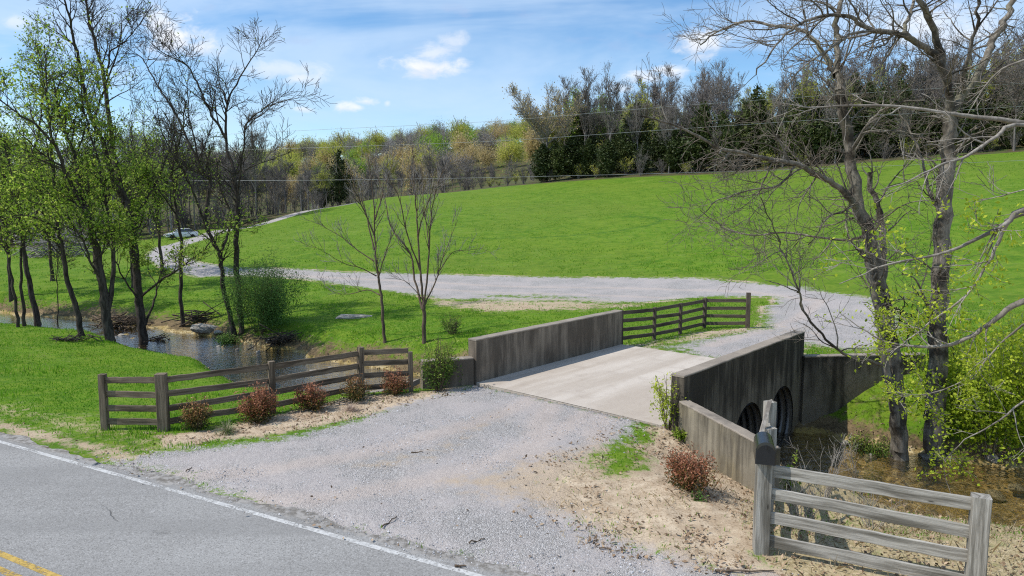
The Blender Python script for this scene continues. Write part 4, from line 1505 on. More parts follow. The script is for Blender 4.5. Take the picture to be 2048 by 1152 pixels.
# ---- two old trees on the right
PR = dict(len=[2.1, 1.1, .6, .28], dens=[3.0, 4.6, 5.4, 5], ang=(30, 75), wig=.30, up=.05, trop=.015, r=[.028, .013, .0075, .005], seg=[6, 5, 3, 2], maxl=3, t0=.35, tf=.4)
left_tree(21, 'old bare tree with long crooked arm reaching left over the pasture, mottled grey trunk', (1802, 936),
          [([(1802, 938), (1797, 850), (1790, 760), (1776, 660), (1757, 560), (1736, 470), (1714, 405), (1702, 320), (1690, 240), (1681, 180)], .4, .27, .13),
           ([(1681, 180), (1674, 130, .1), (1677, 78, .3), (1672, 39, .5), (1683, -5, .7), (1690, -60, .9)], .1, .11, .05),
           ([(1800, 900, -.15), (1785, 800, -.3), (1765, 690, -.35), (1750, 600, -.3), (1738, 540, -.2), (1722, 495, -.1)], .5, .14, .07),
           ([(1762, 580, .2), (1768, 520, .4), (1762, 440, .6), (1748, 390, .7), (1732, 345, .8)], .3, .13, .07),
           ([(1722, 425), (1695, 392, -.2), (1660, 362, -.5), (1617, 342, -.8), (1594, 328, -1), (1555, 321, -1.3), (1523, 315, -1.5), (1480, 305, -1.9), (1437, 296, -2.2), (1398, 273, -2.5), (1348, 250, -2.8), (1285, 232, -3.2)], .15, .10, .02),
           ([(1673, 150), (1660, 129, .2), (1640, 94, .5), (1613, 66, .8), (1582, 55, 1), (1543, 51, 1.3), (1495, 42, 1.6), (1440, 60, 1.9), (1400, 90, 2.2)], .1, .09, .02),
           ([(1702, 320), (1720, 270, -.6), (1750, 230, -1), (1800, 205, -1.5), (1850, 200, -2)], .2, .05, .015),
           ([(1785, 740), (1740, 722, -.5), (1690, 708, -.9), (1640, 668, -1.2), (1609, 619, -1.5), (1594, 576, -1.7), (1566, 509, -2), (1551, 459, -2.2), (1520, 395, -2.4)], .25, .05, .012),
           ([(1596, 585, -1.6), (1570, 572, -1.8), (1540, 562, -2)], .2, .02, .008),
           ([(1735, 470), (1695, 480, .6), (1640, 475, 1), (1570, 465, 1.4), (1500, 470, 1.8), (1440, 450, 2.2), (1400, 420, 2.5)], .2, .05, .012),
           ([(1715, 405), (1690, 420, -.8), (1650, 440, -1.2), (1620, 490, -1.6)], .2, .045, .012),
           ([(1594, 328, -1), (1560, 370, -1.4), (1500, 380, -1.8), (1440, 400, -2.1), (1390, 440, -2.4)], .2, .035, .01)], .95, P=PR, name='old_tree', group='old trees below the bridge', twig='bark_twig', bark='bark_grey', rmin=.0046)
left_tree(22, 'thick old tree forking high into two pale arms, right of the crooked-armed one', (1868, 914),
          [([(1868, 916), (1869, 860), (1871, 800), (1873, 720), (1877, 620), (1881, 520), (1888, 430), (1894, 340), (1898, 270), (1902, 228)], .5, .32, .19),
           ([(1900, 240), (1896, 180, -.1), (1890, 148, -.2), (1879, 94, -.4), (1855, 31, -.7), (1836, -10, -1), (1815, -70, -1.3)], .1, .13, .06),
           ([(1902, 236), (1914, 205, .1), (1945, 165, .3), (1969, 125, .5), (1984, 86, .6), (2008, 43, .8), (2023, 0, 1), (2038, -60, 1.2)], .15, .14, .07),
           ([(1892, 150, -.2), (1870, 112, -.5), (1851, 96, -.7), (1816, 74, -1), (1785, 66, -1.2), (1742, 59, -1.5), (1711, 39, -1.8), (1672, 29, -2), (1621, 39, -2.3), (1582, 59, -2.6), (1543, 101, -3), (1510, 150, -3.3)], .15, .11, .015),
           ([(1805, 71, -1), (1815, 40, -.8), (1824, 12, -.6), (1835, -40, -.5)], .1, .06, .03),
           ([(1925, 195, .2), (1935, 117, -.4), (1953, 39, -.8), (1957, -20, -1)], .15, .07, .03),
           ([(1888, 440), (1860, 380, .5), (1845, 320, .9), (1820, 260, 1.2), (1780, 200, 1.5)], .2, .06, .015),
           ([(1895, 330), (1935, 270, -.5), (1985, 240, -1), (2040, 225, -1.5)], .2, .05, .015),
           ([(1876, 640), (1850, 600, -.6), (1835, 560, -1), (1800, 545, -1.3)], .2, .05, .012),
           ([(1760, 60, -1.4), (1700, 70, -1.9), (1640, 110, -2.3), (1590, 150, -2.7), (1550, 210, -3)], .1, .04, .01),
           ([(1945, 165, .3), (1990, 140, .8), (2040, 90, 1.2)], .2, .05, .015)], .95, P=PR, name='old_tree', group='old trees below the bridge', twig='bark_twig', bark='bark_grey', rmin=.0046)

# ---- tree off the right edge whose pale boughs hang into the view
def overhang():
    Y0 = 13.2
    bx, by = .86 * Y0, Y0
    bz = hz(bx, by)
    root = thing('overhanging_tree', 'tree outside the right edge whose long pale boughs reach in over the stream', 'tree', (bx, by, bz - .1))
    P = dict(len=[1.2, .6, .34, .2], dens=[2.4, 3.6, 4.5, 5], ang=(25, 65), wig=.2, up=.1, trop=.04, r=[.016, .009, .006, .005], seg=[5, 4, 3, 2], maxl=3, t0=.1, tf=.35)
    tr = Tree(31, P)
    tr.limb([(bx, by, bz - .2), (bx - .1, by, bz + 1.5), (bx + .05, by + .1, bz + 3.5), (bx - .05, by, bz + 5.5), (bx + .1, by - .1, bz + 8), (bx + .3, by, bz + 11)], .26, .08, 0, True, .7, dens=1)
    def L(pp, z0, r0, r1, t0=.3):
        pts = [(bx, by, z0)] + [D(q[0], q[1], Y0 + q[2]) for q in pp]
        tr.limb(pts, r0, r1, 1, True, t0, wob=.015)
    zz = D(2150, 260, Y0)[2]
    L([(2048, 246, .1), (1953, 234, .2), (1890, 226, .2), (1797, 213, .3), (1699, 211, .4), (1621, 215, .5), (1586, 207, .5)], zz - .2, .060, .009, .3)
    L([(2048, 250, -.2), (1992, 273, -.4), (1933, 312, -.5), (1875, 332, -.6), (1816, 363, -.7), (1760, 380, -.8)], zz - .4, .048, .008)
    zz = D(2150, 380, Y0)[2]
    L([(2048, 420, -.3), (2012, 447, -.4), (1953, 478, -.4), (1875, 509, -.5), (1777, 529, -.6), (1680, 568, -.7)], zz, .065, .008)
    L([(2040, 430, -.1), (2008, 455, .1), (1980, 517, .3), (1933, 591, .5), (1875, 634, .7), (1816, 681, .8), (1780, 705, 1)], zz - .1, .05, .007)
    zz = D(2150, 570, Y0)[2]
    L([(2048, 603, .3), (1992, 638, .5), (1933, 677, .7), (1875, 693, .9), (1797, 689, 1.1), (1750, 673, 1.3), (1680, 627, 1.5)], zz, .075, .008)
    L([(2048, 380, 1), (1990, 395, 1.2), (1950, 405, 1.4)], D(2150, 340, Y0)[2], .02, .006)
    L([(2048, 800, .6), (1990, 850, .8), (1930, 880, 1), (1880, 930, 1.2)], D(2150, 720, Y0)[2], .028, .006)
    L([(2048, 650, 1.6), (1990, 700, 1.9), (1930, 760, 2.2), (1840, 790, 2.4), (1760, 775, 2.6)], D(2150, 560, Y0)[2], .03, .006)
    L([(2048, 120, .5), (1980, 160, .8), (1930, 240, 1)], D(2150, 60, Y0)[2], .035, .007)
    lv = tr.leaf_mesh(5.5, .08, .09, kp(lambda u, v: 0.0 if v < 400 else (1.7 if v > 540 else 1.0) * (1 if u > 1740 else .35)), .55)
    tree_objects(tr, 't', root, M['bark_pale'], M['bark_pale'], lv, M['leaf_yellow'], rmin=.0055)


overhang()

# ------------------------------------------------------------------ woods behind
def crest_y(px):
    cs = sorted([(proj_px(p)[0], p[1]) for p in CREST + WOODL])
    return float(np.interp(px, [c[0] for c in cs], [c[1] for c in cs]))


def wild_tree(seed, h, P, r0, nl=5, spread=.35, lean=.04):
    rg = random.Random(seed)
    tr = Tree(seed, P)
    lx, ly = rg.gauss(0, lean), rg.gauss(0, lean)
    tr.limb([(lx * h * f * f + rg.gauss(0, .12) * (f > 0), ly * h * f * f + rg.gauss(0, .12) * (f > 0), h * f - .3 * (f == 0)) for f in (0, .2, .4, .6, .8, 1)], r0, r0 * .12, 0, True, .35)
    for i in range(nl):
        f = rg.uniform(.28, .6)
        a = rg.uniform(0, 6.28)
        b = (lx * h * f * f, ly * h * f * f, h * f)
        l = h * rg.uniform(.28, .45)
        dx, dy = math.cos(a) * spread * l, math.sin(a) * spread * l
        tr.limb([b, (b[0] + dx * .5, b[1] + dy * .5, b[2] + l * .42), (b[0] + dx, b[1] + dy, b[2] + l)], r0 * .45, r0 * .08, 0, True, .2)
    return tr


PB = dict(len=[2.8, 1.6, .9], dens=[1.7, 2.8, 3.0], ang=(20, 50), wig=.18, up=.22, trop=.08, r=[.06, .035, .025], seg=[4, 3, 2], maxl=3, t0=.35, tf=.4)
PROTO = {}


def proto(kind, name, seed, h, r0, leaf=None, lm=None, bark='bark_back', twig='bark_back', nl=5, spread=.35, P=PB, rmin=.022):
    tr = wild_tree(seed, h, P, r0, nl, spread)
    lv = tr.leaf_mesh(*leaf) if leaf else None
    root = empty(name)
    tree_objects(tr, name, root, M[bark], M[twig], lv, M[lm] if lm else None, sides=(7, 4, 3, 3), rmin=rmin)
    PROTO.setdefault(kind, []).append(root)


def cedar(name, seed, h, w):
    rg = np.random.default_rng(seed)
    pos = []
    n = 46
    for i in range(n):
        f = (i + .5) / n
        z = h * (.06 + .92 * f)
        rad = w * rg.uniform(.72, 1.18) * (math.sin(min(1, (1 - f) * 1.25) * math.pi / 2) ** .9) * (.55 + .45 * min(1, f * 4))
        k = max(2, int(7 * rad / w) + 1)
        for _ in range(k):
            a = rg.uniform(0, 2 * math.pi)
            rr = rad * rg.uniform(.7, 1.1) * (1 + .28 * math.sin(2 * a + seed + 3 * f) + .15 * math.sin(5 * a + 9 * f))
            m = int(10 + 16 * rr / w)
            t = rg.uniform(.15, 1, m) ** .6
            p = np.c_[np.cos(a) * rr * t, np.sin(a) * rr * t, z + t * rr * rg.uniform(.05, .55) + rg.normal(0, .1, m)]
            pos.append(p + rg.normal(0, .13 + .06 * rr, p.shape))
    pos = np.concatenate(pos)
    V, F, tt = leaf_quads(pos, .42, .55, 0, rg)
    root = empty(name)
    mb = MB()
    mb.tube([(0, 0, -.4), (.05, 0, h * .5), (0, 0, h * .97)], [.17, .1, .02], 6)
    mb.build('trunk', M['bark_bush'], root)
    link('crown', mesh_np('crown', V, [F], {'tint': tt}), M['leaf_cedar'], root)
    PROTO.setdefault('cedar', []).append(root)


for s in range(4):
    proto('bare', 'bare_woodland_tree', 100 + s, 13 + s * 1.2, .17, leaf=(1.3, .13, .3, lambda p: 1.0, .6), lm='leaf_greybud', nl=6 + s % 2, bark='bark_back' if s % 2 else 'bark_backpale')
for s in range(2):
    proto('bud', 'budding_woodland_tree', 120 + s, 13 + s, .16, (1.6, .30, .3, lambda p: 1.0, .7), 'leaf_olive')
proto('green', 'green_woodland_tree', 130, 13, .16, (3.0, .34, .35, lambda p: 1.0, .7), 'leaf_green')
proto('orange', 'tawny_budding_tree', 140, 16, .22, (.7, .24, .3, lambda p: 1.0, .7), 'leaf_orange', nl=18, spread=.95, twig='bark_backpale', bark='bark_backpale')
PS = dict(len=[1.1, .6, .4], dens=[2.4, 2.6, 2], ang=(20, 50), wig=.22, up=.25, trop=.06, r=[.03, .022, .018], seg=[4, 3, 2], maxl=3, t0=.1, tf=.3)


def shrub_proto(kind, name, seed, h, w, stems, leaf=None, lm=None, P=PS, rmin=.016, bark='bark_back'):
    rg = random.Random(seed)
    tr = Tree(seed, P)
    for i in range(stems):
        a = rg.uniform(0, 6.28)
        q = rg.uniform(.2, 1)
        dx, dy = math.cos(a) * w * q, math.sin(a) * w * q
        hh = h * rg.uniform(.6, 1) * (1.1 - .3 * q)
        tr.limb([(dx * .08, dy * .08, -.1), (dx * .4, dy * .4, hh * .5), (dx, dy, hh)], P['r'][0] * 1.5, P['r'][0] * .4, 0, True, .15, sub=3)
    lv = tr.leaf_mesh(*leaf) if leaf else None
    root = empty(name)
    tree_objects(tr, name, root, M[bark], M[bark], lv, M[lm] if lm else None, sides=(5, 4, 3, 3), rmin=rmin, crown='branches', first=max(1, stems))
    # the stems form one part, everything finer another
    PROTO.setdefault(kind, []).append(root)


shrub_proto('brush', 'bare_brush', 150, 4.0, 1.8, 12, (.8, .14, .2, lambda p: 1.0, .6), 'leaf_greybud')
shrub_proto('brush', 'bare_brush', 151, 5.5, 2.2, 12, (.8, .14, .2, lambda p: 1.0, .6), 'leaf_greybud')
shrub_proto('gbrush', 'green_brush', 152, 3.6, 1.8, 10, (2.2, .22, .22, lambda p: 1.0, .7), 'leaf_olive')
for s in range(3):
    cedar('cedar_tree', 160 + s, 8.6 + s * 1.3, 2.1 + .3 * s)


def far_proto(kind, name, seed, h, w, cnt, lm, size=.62, twig=True, cz=.62):
    rg = np.random.default_rng(seed)
    lobes = []
    for i in range(16):
        d = rg.normal(size=3)
        d /= np.linalg.norm(d)
        r = rg.uniform(.3, .85)
        lobes.append((d[0] * w * r, d[1] * w * r, h * cz + d[2] * h * .34 * r, rg.uniform(.5, 1)))
    pos = np.concatenate([np.array(l[:3]) + rg.normal(size=(int(cnt * l[3] / 12), 3)) * np.array([w * .24, w * .24, h * .085]) * (.7 + .6 * l[3]) for l in lobes])
    V, F, tt = leaf_quads(pos, size, .7, .2, rg)
    tr = wild_tree(seed, h * .9, dict(PB, dens=[1.0, 1.6, 0], maxl=2), .16, 5, .5)
    me = crown_mesh(tr, name, (0, 1, 2, 3), (5, 3, 3, 3), .045, (V, F, tt), np.zeros(3), 0, False)
    for mm in (M['bark_back'], M['bark_backpale'], M[lm]):
        me.materials.append(mm)
    o = bpy.data.objects.new(name, me)
    COL.objects.link(o)
    PROTO.setdefault(kind, []).append(o)


for s in range(2):
    far_proto('f_olive', 'hillside_tree', 170 + s, 13 + s, 4.4, 3300, 'leaf_olive', .42)
    far_proto('f_grey', 'hillside_tree', 174 + s, 13, 4.2, 2200, 'leaf_greybud', .32)
far_proto('f_green', 'hillside_tree', 178, 13, 4.2, 3400, 'leaf_green', .42)
far_proto('f_tan', 'hillside_tree', 180, 12.5, 4.4, 2800, 'leaf_orange', .40)

note_kids()
USED = {}


def plant(kind, x, y, s=1.0, label=None, cat='tree', group=None, sink=.15, sx=None):
    ps = PROTO[kind]
    k = random.randrange(len(ps))
    src = ps[k]
    if src.name not in USED:
        o = src
        USED[src.name] = 1
    else:
        o = copy_tree(src)
    o.location = (x, y, hz(x, y) - sink)
    o.rotation_euler = (0, 0, random.uniform(0, 6.28))
    q = s * random.uniform(.88, 1.12)
    o.scale = (q * (sx or 1), q * (sx or 1), q * random.uniform(.93, 1.07))
    tag(o, label, cat, group)
    return o


LB = {
    'bare_l': ('bare grey woodland tree in the dense wood behind the white car and gravel drive', 'bare trees of the left wood'),
    'bare_r': ('bare pale grey tree standing behind the dark cedars above the pasture', 'bare trees of the right wood'),
    'bud_r': ('thinly leafing olive tree among the bare trees above the pasture', 'budding trees of the right wood'),
    'cedar_r': ('dark green cedar in the row along the top edge of the pasture', 'cedars along the pasture edge'),
    'brush_r': ('bare grey brush at the foot of the cedars on the pasture edge', 'brush along the pasture edge'),
    'brush_l': ('bare grey brush along the edge of the wood left of the far drive', 'brush along the left wood'),
    'mid': ('bare grey tree in the hollow beyond the crest of the pasture', 'bare trees in the hollow'),
    'midbrush': ('low bare brush in the hollow beyond the crest of the pasture', 'brush in the hollow'),
    'f_olive': ('olive budding tree crown on the far wooded hillside', 'olive trees on the far hill'),
    'f_grey': ('grey still bare tree crown on the far wooded hillside', 'grey trees on the far hill'),
    'f_green': ('fresh green tree crown on the far wooded hillside', 'green trees on the far hill'),
    'f_tan': ('tawny orange-brown tree crown on the far wooded hillside', 'tawny trees on the far hill'),
    'midtan': ('tawny budding tree in the hollow beyond the crest of the pasture', 'tawny trees in the hollow'),
    'bud_l': ('thinly leafing olive tree in the wood behind the gravel drive', 'budding trees of the left wood'),
    'gbrush_r': ('yellow-green leafing brush at the foot of the cedars', 'green brush along the pasture edge'),
}


def pl(kind, key, px, Y, s=1.0, **k):
    x = (px - 1024) / FPX * Y
    return plant(kind, x, Y, s, LB[key][0], 'shrub' if 'brush' in kind else 'tree', LB[key][1], **k)


random.seed(21)
# single trees one can pick out
pl('orange', 'midtan', 1093, 143, 1.2)
tagged = COL.objects[-1]
PROTO['orange'][0]['label'] = 'tall tawny tree with open rounded crown left of the first cedar on the pasture edge'
del PROTO['orange'][0]['group']
o = pl('green', 'bud_r', 1152, 150, 1.12)
tag(o, 'slender pale green leafing tree rising behind the first cedars', 'tree')
del o['group']
# front row right: cedars, brush
px = 1085
while px < 2330:
    Y = crest_y(px) + random.uniform(3, 8)
    pl('cedar', 'cedar_r', px, Y, random.uniform(.72, 1.15) if px < 1330 else random.uniform(.5, 1.2), sx=random.uniform(.85, 1.35))
    if random.random() < .55:
        pl('cedar', 'cedar_r', px + random.uniform(-20, 20), Y + random.uniform(4, 9), random.uniform(.9, 1.3))
    px += random.uniform(20, 44) * (1 if px < 1340 else 1.3)
for px in np.arange(1010, 2300, 46):
    r = random.random()
    pl('gbrush' if r < .4 else 'brush', 'gbrush_r' if r < .4 else 'brush_r', px + random.uniform(-15, 15), crest_y(px) + random.uniform(2, 5), random.uniform(.55, 1.0))
for k in range(5):
    for px in np.arange(1120 + 12 * k, 2360, 50):
        big = 1.0 if px < 1350 else 1.08
        Y = crest_y(px) + 9 + k * 8 + random.uniform(-3, 3)
        r = random.random()
        if r < .5:
            pl('bare', 'bare_r', px + random.uniform(-22, 22), Y, random.uniform(.85, 1.2) * big)
        elif r < .76:
            pl('bud', 'bud_r', px + random.uniform(-22, 22), Y, random.uniform(.8, 1.05))
        else:
            pl('cedar', 'cedar_r', px + random.uniform(-22, 22), Y, random.uniform(1.1, 1.4))
for px in np.arange(1330, 2300, 115):
    pl('bare', 'bare_r', px + random.uniform(-25, 25), crest_y(px) + random.uniform(.5, 4), random.uniform(.6, 1.0))
o = pl('green', 'bud_r', 1205, 158, 1.1)
tag(o, 'fresh green tree showing above the cedars right of the tawny tree', 'tree')
del o['group']
# left wood
for k in range(7):
    for px in np.arange(-330 + 17 * k, 665, 46):
        Y = crest_y(px) + 4 + k * 6.5 + random.uniform(-3, 3)
        r = random.random()
        if r < .85:
            pl('bare', 'bare_l', px + random.uniform(-20, 20), Y, random.uniform(.64, .98) * (.68 if px > 530 else 1 if px > 440 else 1.12))
        else:
            pl('bud', 'bud_l', px + random.uniform(-20, 20), Y, random.uniform(.55, .8) * (.78 if px > 530 else 1))
for px in np.arange(-220, 690, 13):
    pl('brush', 'brush_l', px + random.uniform(-10, 10), crest_y(px) + random.uniform(1.5, 5) + random.choice([0, 4, 9, 15]), random.uniform(.6, 1.25))
for i, (px, s, lb) in enumerate([(683, 1.0, 'dark cedar standing where the far drive enters the wood'), (648, .72, 'lower dark cedar just left of the one at the end of the drive')]):
    o = pl('cedar', 'cedar_r', px, crest_y(px) + 5 + i * 2, s)
    tag(o, lb, 'tree')
    del o['group']
# hollow beyond the crest
for k in range(4):
    for px in np.arange(560 + 9 * k, 1085, 24):
        Y = 166 + k * 18 + random.uniform(-12, 12)
        px = px + random.uniform(-18, 18)
        r = random.random()
        if r < .22:
            pl('brush', 'midbrush', px, Y, random.uniform(.9, 1.4))
        elif r < .36 and px < 930:
            pl('f_tan', 'midtan', px, Y, random.uniform(.7, .95))
        elif px < 985:
            pl('bare', 'mid', px + random.uniform(-15, 15), Y, random.uniform(.42, .74) * (.75 if px > 900 else 1))
for px in np.arange(930, 1090, 17):
    pl(random.choice(['brush', 'gbrush']), 'midbrush', px, random.uniform(148, 175), random.uniform(.45, .9))
# far hill
for k in range(13):
    Y = 240 + k * 14
    for px in np.arange(330 + 10 * (k % 3), 1330, 8.6 * 1400 / Y):
        r = random.random()
        q = vnoise(np.array([px / 60.0]), np.array([k * .8]), 1.0, 77)[0]
        if r < .38 - .25 * (q - .5):
            kk = 'f_grey' if k > 2 or q > .5 else 'f_tan'
        elif r < .70:
            kk = 'f_olive'
        elif r < .90:
            kk = 'f_green'
        else:
            kk = 'f_tan'
        y = Y + random.uniform(-11, 11)
        pl(kk, kk, px + random.uniform(-13, 13), y, random.uniform(.75, 1.15))
for ps in PROTO.values():          # a kind that found no place
    for o in ps:
        if o.name not in USED:
            for ch in KIDS.get(o.name, []):
                bpy.data.objects.remove(ch)
            bpy.data.objects.remove(o)


# ------------------------------------------------------------------ garden shrubs, near things
def bush(name, label, base, h, w, stems, leafn, leafsz, lm, group=None, seed=1, bark='bark_bush', bare=0.0, P=None, aspect=.42, crown_h=.3, cat='shrub', sticks=0, z=None):
    """many-stemmed shrub; leaves fill a lumpy crown round the stem tips"""
    rg = random.Random(seed)
    ng = np.random.default_rng(seed)
    x, y, z0 = T(*base)
    if z is not None:
        z0 = z
    root = thing(name, label, cat, (x, y, z0 - .03), group=group)
    P = P or dict(len=[h * .35, h * .2, .1], dens=[5.5 / h, 7 / h, 3], ang=(15, 45), wig=.18, up=.3, trop=.08, r=[.008, .005, .004], seg=[3, 2, 2], maxl=2, t0=.25, tf=.3)
    tr = Tree(seed, P)
    for i in range(stems):
        a = rg.uniform(0, 6.28)
        q = math.sqrt(rg.uniform(.02, 1))
        dx, dy = math.cos(a) * w * .5 * q, math.sin(a) * w * .5 * q
        hh = h * rg.uniform(.7, 1.0) * (1.08 - .35 * q * q)
        tr.limb([(dx * .18, dy * .18, -.06), (dx * .6, dy * .6, hh * .5), (dx, dy, hh)], .011, .004, 0, True, .2, sub=3, wob=.01)
    for i in range(sticks):
        a = rg.uniform(0, 6.28)
        q = rg.uniform(.1, .8)
        dx, dy = math.cos(a) * w * .5 * q, math.sin(a) * w * .5 * q
        tr.limb([(dx * .2, dy * .2, 0), (dx * .6, dy * .6, h * .7), (dx * .9, dy * .9, h * rg.uniform(1.1, 1.3))], .009, .004, 0, False, sub=3, wob=.012)
    pos, tt = [], []
    tips = [t for t in tr.tips]
    for k in range(leafn):
        p, d, lv = tips[int(rg.random() * len(tips))]
        f = rg.random() ** .7
        q = (p[0] + rg.gauss(0, w * .07), p[1] + rg.gauss(0, w * .07), p[2] - f * h * crown_h * rg.random() + rg.gauss(0, h * .04))
        if q[2] < h * .08:
            continue
        pos.append(q)
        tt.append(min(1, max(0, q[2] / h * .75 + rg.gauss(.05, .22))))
    lv = None
    if pos:
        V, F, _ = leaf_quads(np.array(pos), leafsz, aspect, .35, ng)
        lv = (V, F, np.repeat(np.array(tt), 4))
    o3 = np.zeros(3)
    tr_ = tr
    first = stems + sticks
    sides = (5, 4, 3, 3)
    allb = tr.br
    V, F = tr.tube_mesh('stems', (0, 1, 2, 3), sides, None, .0035)
    link('stems', mesh_np('stems', V, [F], smooth=True), M[bark], root)
    if lv is not None:
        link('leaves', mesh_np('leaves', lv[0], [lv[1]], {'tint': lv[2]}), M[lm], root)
    return root


GR = 'nandina bushes along the planting bed'
bush('garden_shrub', 'small rusty green bush by the thick corner post of the left fence', (396, 860), .70, .66, 18, 2600, .06, 'leaf_rust', GR, 41, crown_h=.7, sticks=7)
bush('garden_shrub', 'largest red-leaved bush of the left bed, before the middle fence post', (518, 842), .82, 1.0, 26, 4600, .065, 'leaf_red', GR, 42, crown_h=.7, sticks=4)
bush('garden_shrub', 'deep red bush right of the middle fence post in the left bed', (628, 822), .68, .82, 22, 3200, .06, 'leaf_red', GR, 43, crown_h=.7, sticks=8)
bush('garden_shrub', 'rusty red twiggy bush just left of the fence bend post', (712, 802), .64, .72, 20, 2500, .06, 'leaf_rust', GR, 44, crown_h=.65, sticks=12)
bush('garden_shrub', 'reddish bush before the last short fence panel near the bridge', (788, 790), .66, .78, 22, 2500, .06, 'leaf_red', GR, 45, crown_h=.65, sticks=12)
bush('garden_shrub', 'tall loose green bush at the near left end of the bridge wall', (880, 781), 1.38, 1.05, 20, 2100, .085, 'leaf_shrub', None, 46, crown_h=.45, sticks=8)
bush('garden_shrub', 'upright yellow-green bush with bare lower stems at the right bridge end', (1336, 858), 1.15, .75, 14, 900, .075, 'leaf_yellow', None, 47, crown_h=.25, sticks=4)
bush('garden_shrub', 'round coppery red bush on the bare soil left of the mailbox', (1372, 980), .74, .95, 30, 5200, .055, 'leaf_red', None, 48, crown_h=.7)
bush('garden_shrub', 'small red sprig of a bush tucked behind the round coppery one', (1397, 905), .5, .42, 10, 420, .055, 'leaf_red', None, 49)
bush('bare_shrub', 'leafless brown twiggy shrub against the right wing wall', (1412, 885), .75, .6, 26, 0, .05, 'leaf_red', None, 50, sticks=14)
bush('perennial', 'low bright green leafy plant between the red bush and the wing wall', (1362, 880), .30, .36, 14, 420, .10, 'leaf_spring', None, 51, crown_h=.8, aspect=.3, cat='plant')
bush('perennial', 'tiny green sprig at the foot of the coppery bush', (1398, 1003), .17, .25, 9, 110, .07, 'leaf_willow', None, 52, crown_h=.8, cat='plant')
bush('seedling', 'bright green seedling showing between the top two rails of the near fence', (1578, 985), .75, .3, 4, 150, .075, 'leaf_spring', None, 53, crown_h=.2, cat='plant')
PW = dict(len=[1.3, .7, .3], dens=[2.6, 3.2, 3], ang=(14, 40), wig=.14, up=.2, trop=.05, r=[.014, .008, .005], seg=[4, 3, 2], maxl=2, t0=.12, tf=.3)
bush('willow_bush', 'large feathery green bush spreading on the far creek bank beside the bare trees', (522, 664), 3.7, 3.9, 34, 22000, .12, 'leaf_willow', None, 54, P=PW, crown_h=.5, aspect=.28)
# yellow-green thicket on the right
PT_ = dict(len=[1.2, .6, .3], dens=[2.0, 3.0, 3], ang=(20, 55), wig=.2, up=.15, trop=.04, r=[.014, .008, .005], seg=[4, 3, 2], maxl=2, t0=.15, tf=.3)
for i, (b, h, w, nn, lb, z) in enumerate([((1985, 915), 4.6, 4.0, 8500, 'yellow-green budding thicket right of the thick old tree', None), ((2085, 890), 4.2, 3.8, 5200, 'yellow-green budding bush cut by the right edge of the photo', None),
                                       ((1925, 850), 2.4, 2.6, 3000, 'lower yellow-green bush just behind the thick old tree', None)]):
    bush('budding_bush', lb, b, h, w, 16, nn, .115, 'leaf_yellow', 'budding bushes on the far bank below the bridge', 60 + i, P=PT_, crown_h=.45, aspect=.6, bark='bark_pale')
PX = dict(len=[.5, .3, .2], dens=[4, 4, 3], ang=(25, 60), wig=.2, up=.15, trop=.03, r=[.006, .004, .004], seg=[4, 3, 2], maxl=2, t0=.2, tf=.3)
for i, (b, h, w, st, lb) in enumerate([((1640, 1010), 1.5, 1.5, 8, 'pale leafless brush over the water just behind the mailbox'), ((1745, 1060), .7, 1.0, 7, 'pale leafless brush behind the middle of the near fence'),
                                     ((1600, 1060), .9, .9, 12, 'tangle of leafless stems behind the mailbox post'), ((1720, 960), 1.1, 1.5, 7, 'pale dead twigs at the edge of the brown water')]):
    bush('dead_brush', lb, b, h, w, st, 0, .05, 'leaf_red', 'dead brush on the near bank', 70 + i, P=PX, bark='bark_pale')
bush('weed_patch', 'leafy green weeds on the bank below the grey wing wall', (1745, 905), .5, 1.6, 40, 1500, .09, 'leaf_shrub', None, 81, crown_h=.9, cat='weeds')
bush('weed_patch', 'green creeper at the foot of the bare trees beside the feathery bush', (462, 688), .6, 1.8, 40, 1500, .12, 'leaf_willow', None, 82, crown_h=.9, cat='weeds')
bush('weed_patch', 'pale green sprouting weeds on the eroded bank right of the young trees', (905, 668), .9, 1.2, 26, 420, .10, 'leaf_shrub', None, 83, crown_h=.8, cat='weeds')


def tuft(name, label, base, n, ln, wd, m, seed, group=None, z=None):
    rg = np.random.default_rng(seed)
    x, y, z0 = T(*base)
    V, F, tt = [], [], []
    seg = 5
    for i in range(n):
        a = rg.uniform(0, 2 * math.pi)
        l = ln * rg.uniform(.6, 1.15)
        el = rg.uniform(.5, 1.45)
        w = wd * rg.uniform(.7, 1.2)
        p = np.array([math.cos(a) * .05, math.sin(a) * .05, 0]) * rg.uniform(0, 1)
        d = np.array([math.cos(a) * math.cos(el), math.sin(a) * math.cos(el), math.sin(el)])
        sdv = np.array([-math.sin(a), math.cos(a), 0])
        t = rg.random()
        for k in range(seg + 1):
            ww = w * (1 - .85 * k / seg)
            V += [p - sdv * ww, p + sdv * ww]
            tt += [t, t]
            p = p + d * l / seg
            d = d + np.array([0, 0, -.34])
            d /= np.linalg.norm(d)
        o = i * (seg + 1) * 2
        for k in range(seg):
            F.append((o + 2 * k, o + 2 * k + 1, o + 2 * k + 3, o + 2 * k + 2))
    me = mesh_np(name, np.array(V), [np.array(F)], {'tint': np.array(tt)})
    o = link(name, me, M[m], None, (x, y, z0 - .01))
    tag(o, label, 'grass clump', group)


tuft('grass_clump', 'arching green and white striped grass clump beside the corner-post bush', (455, 868), 240, .42, .006, 'leaf_liriope', 91)
tuft('grass_clump', 'pinkish dried grass clump at the foot of the twiggy red bush', (702, 822), 200, .36, .006, 'leaf_liriope_dry', 92)

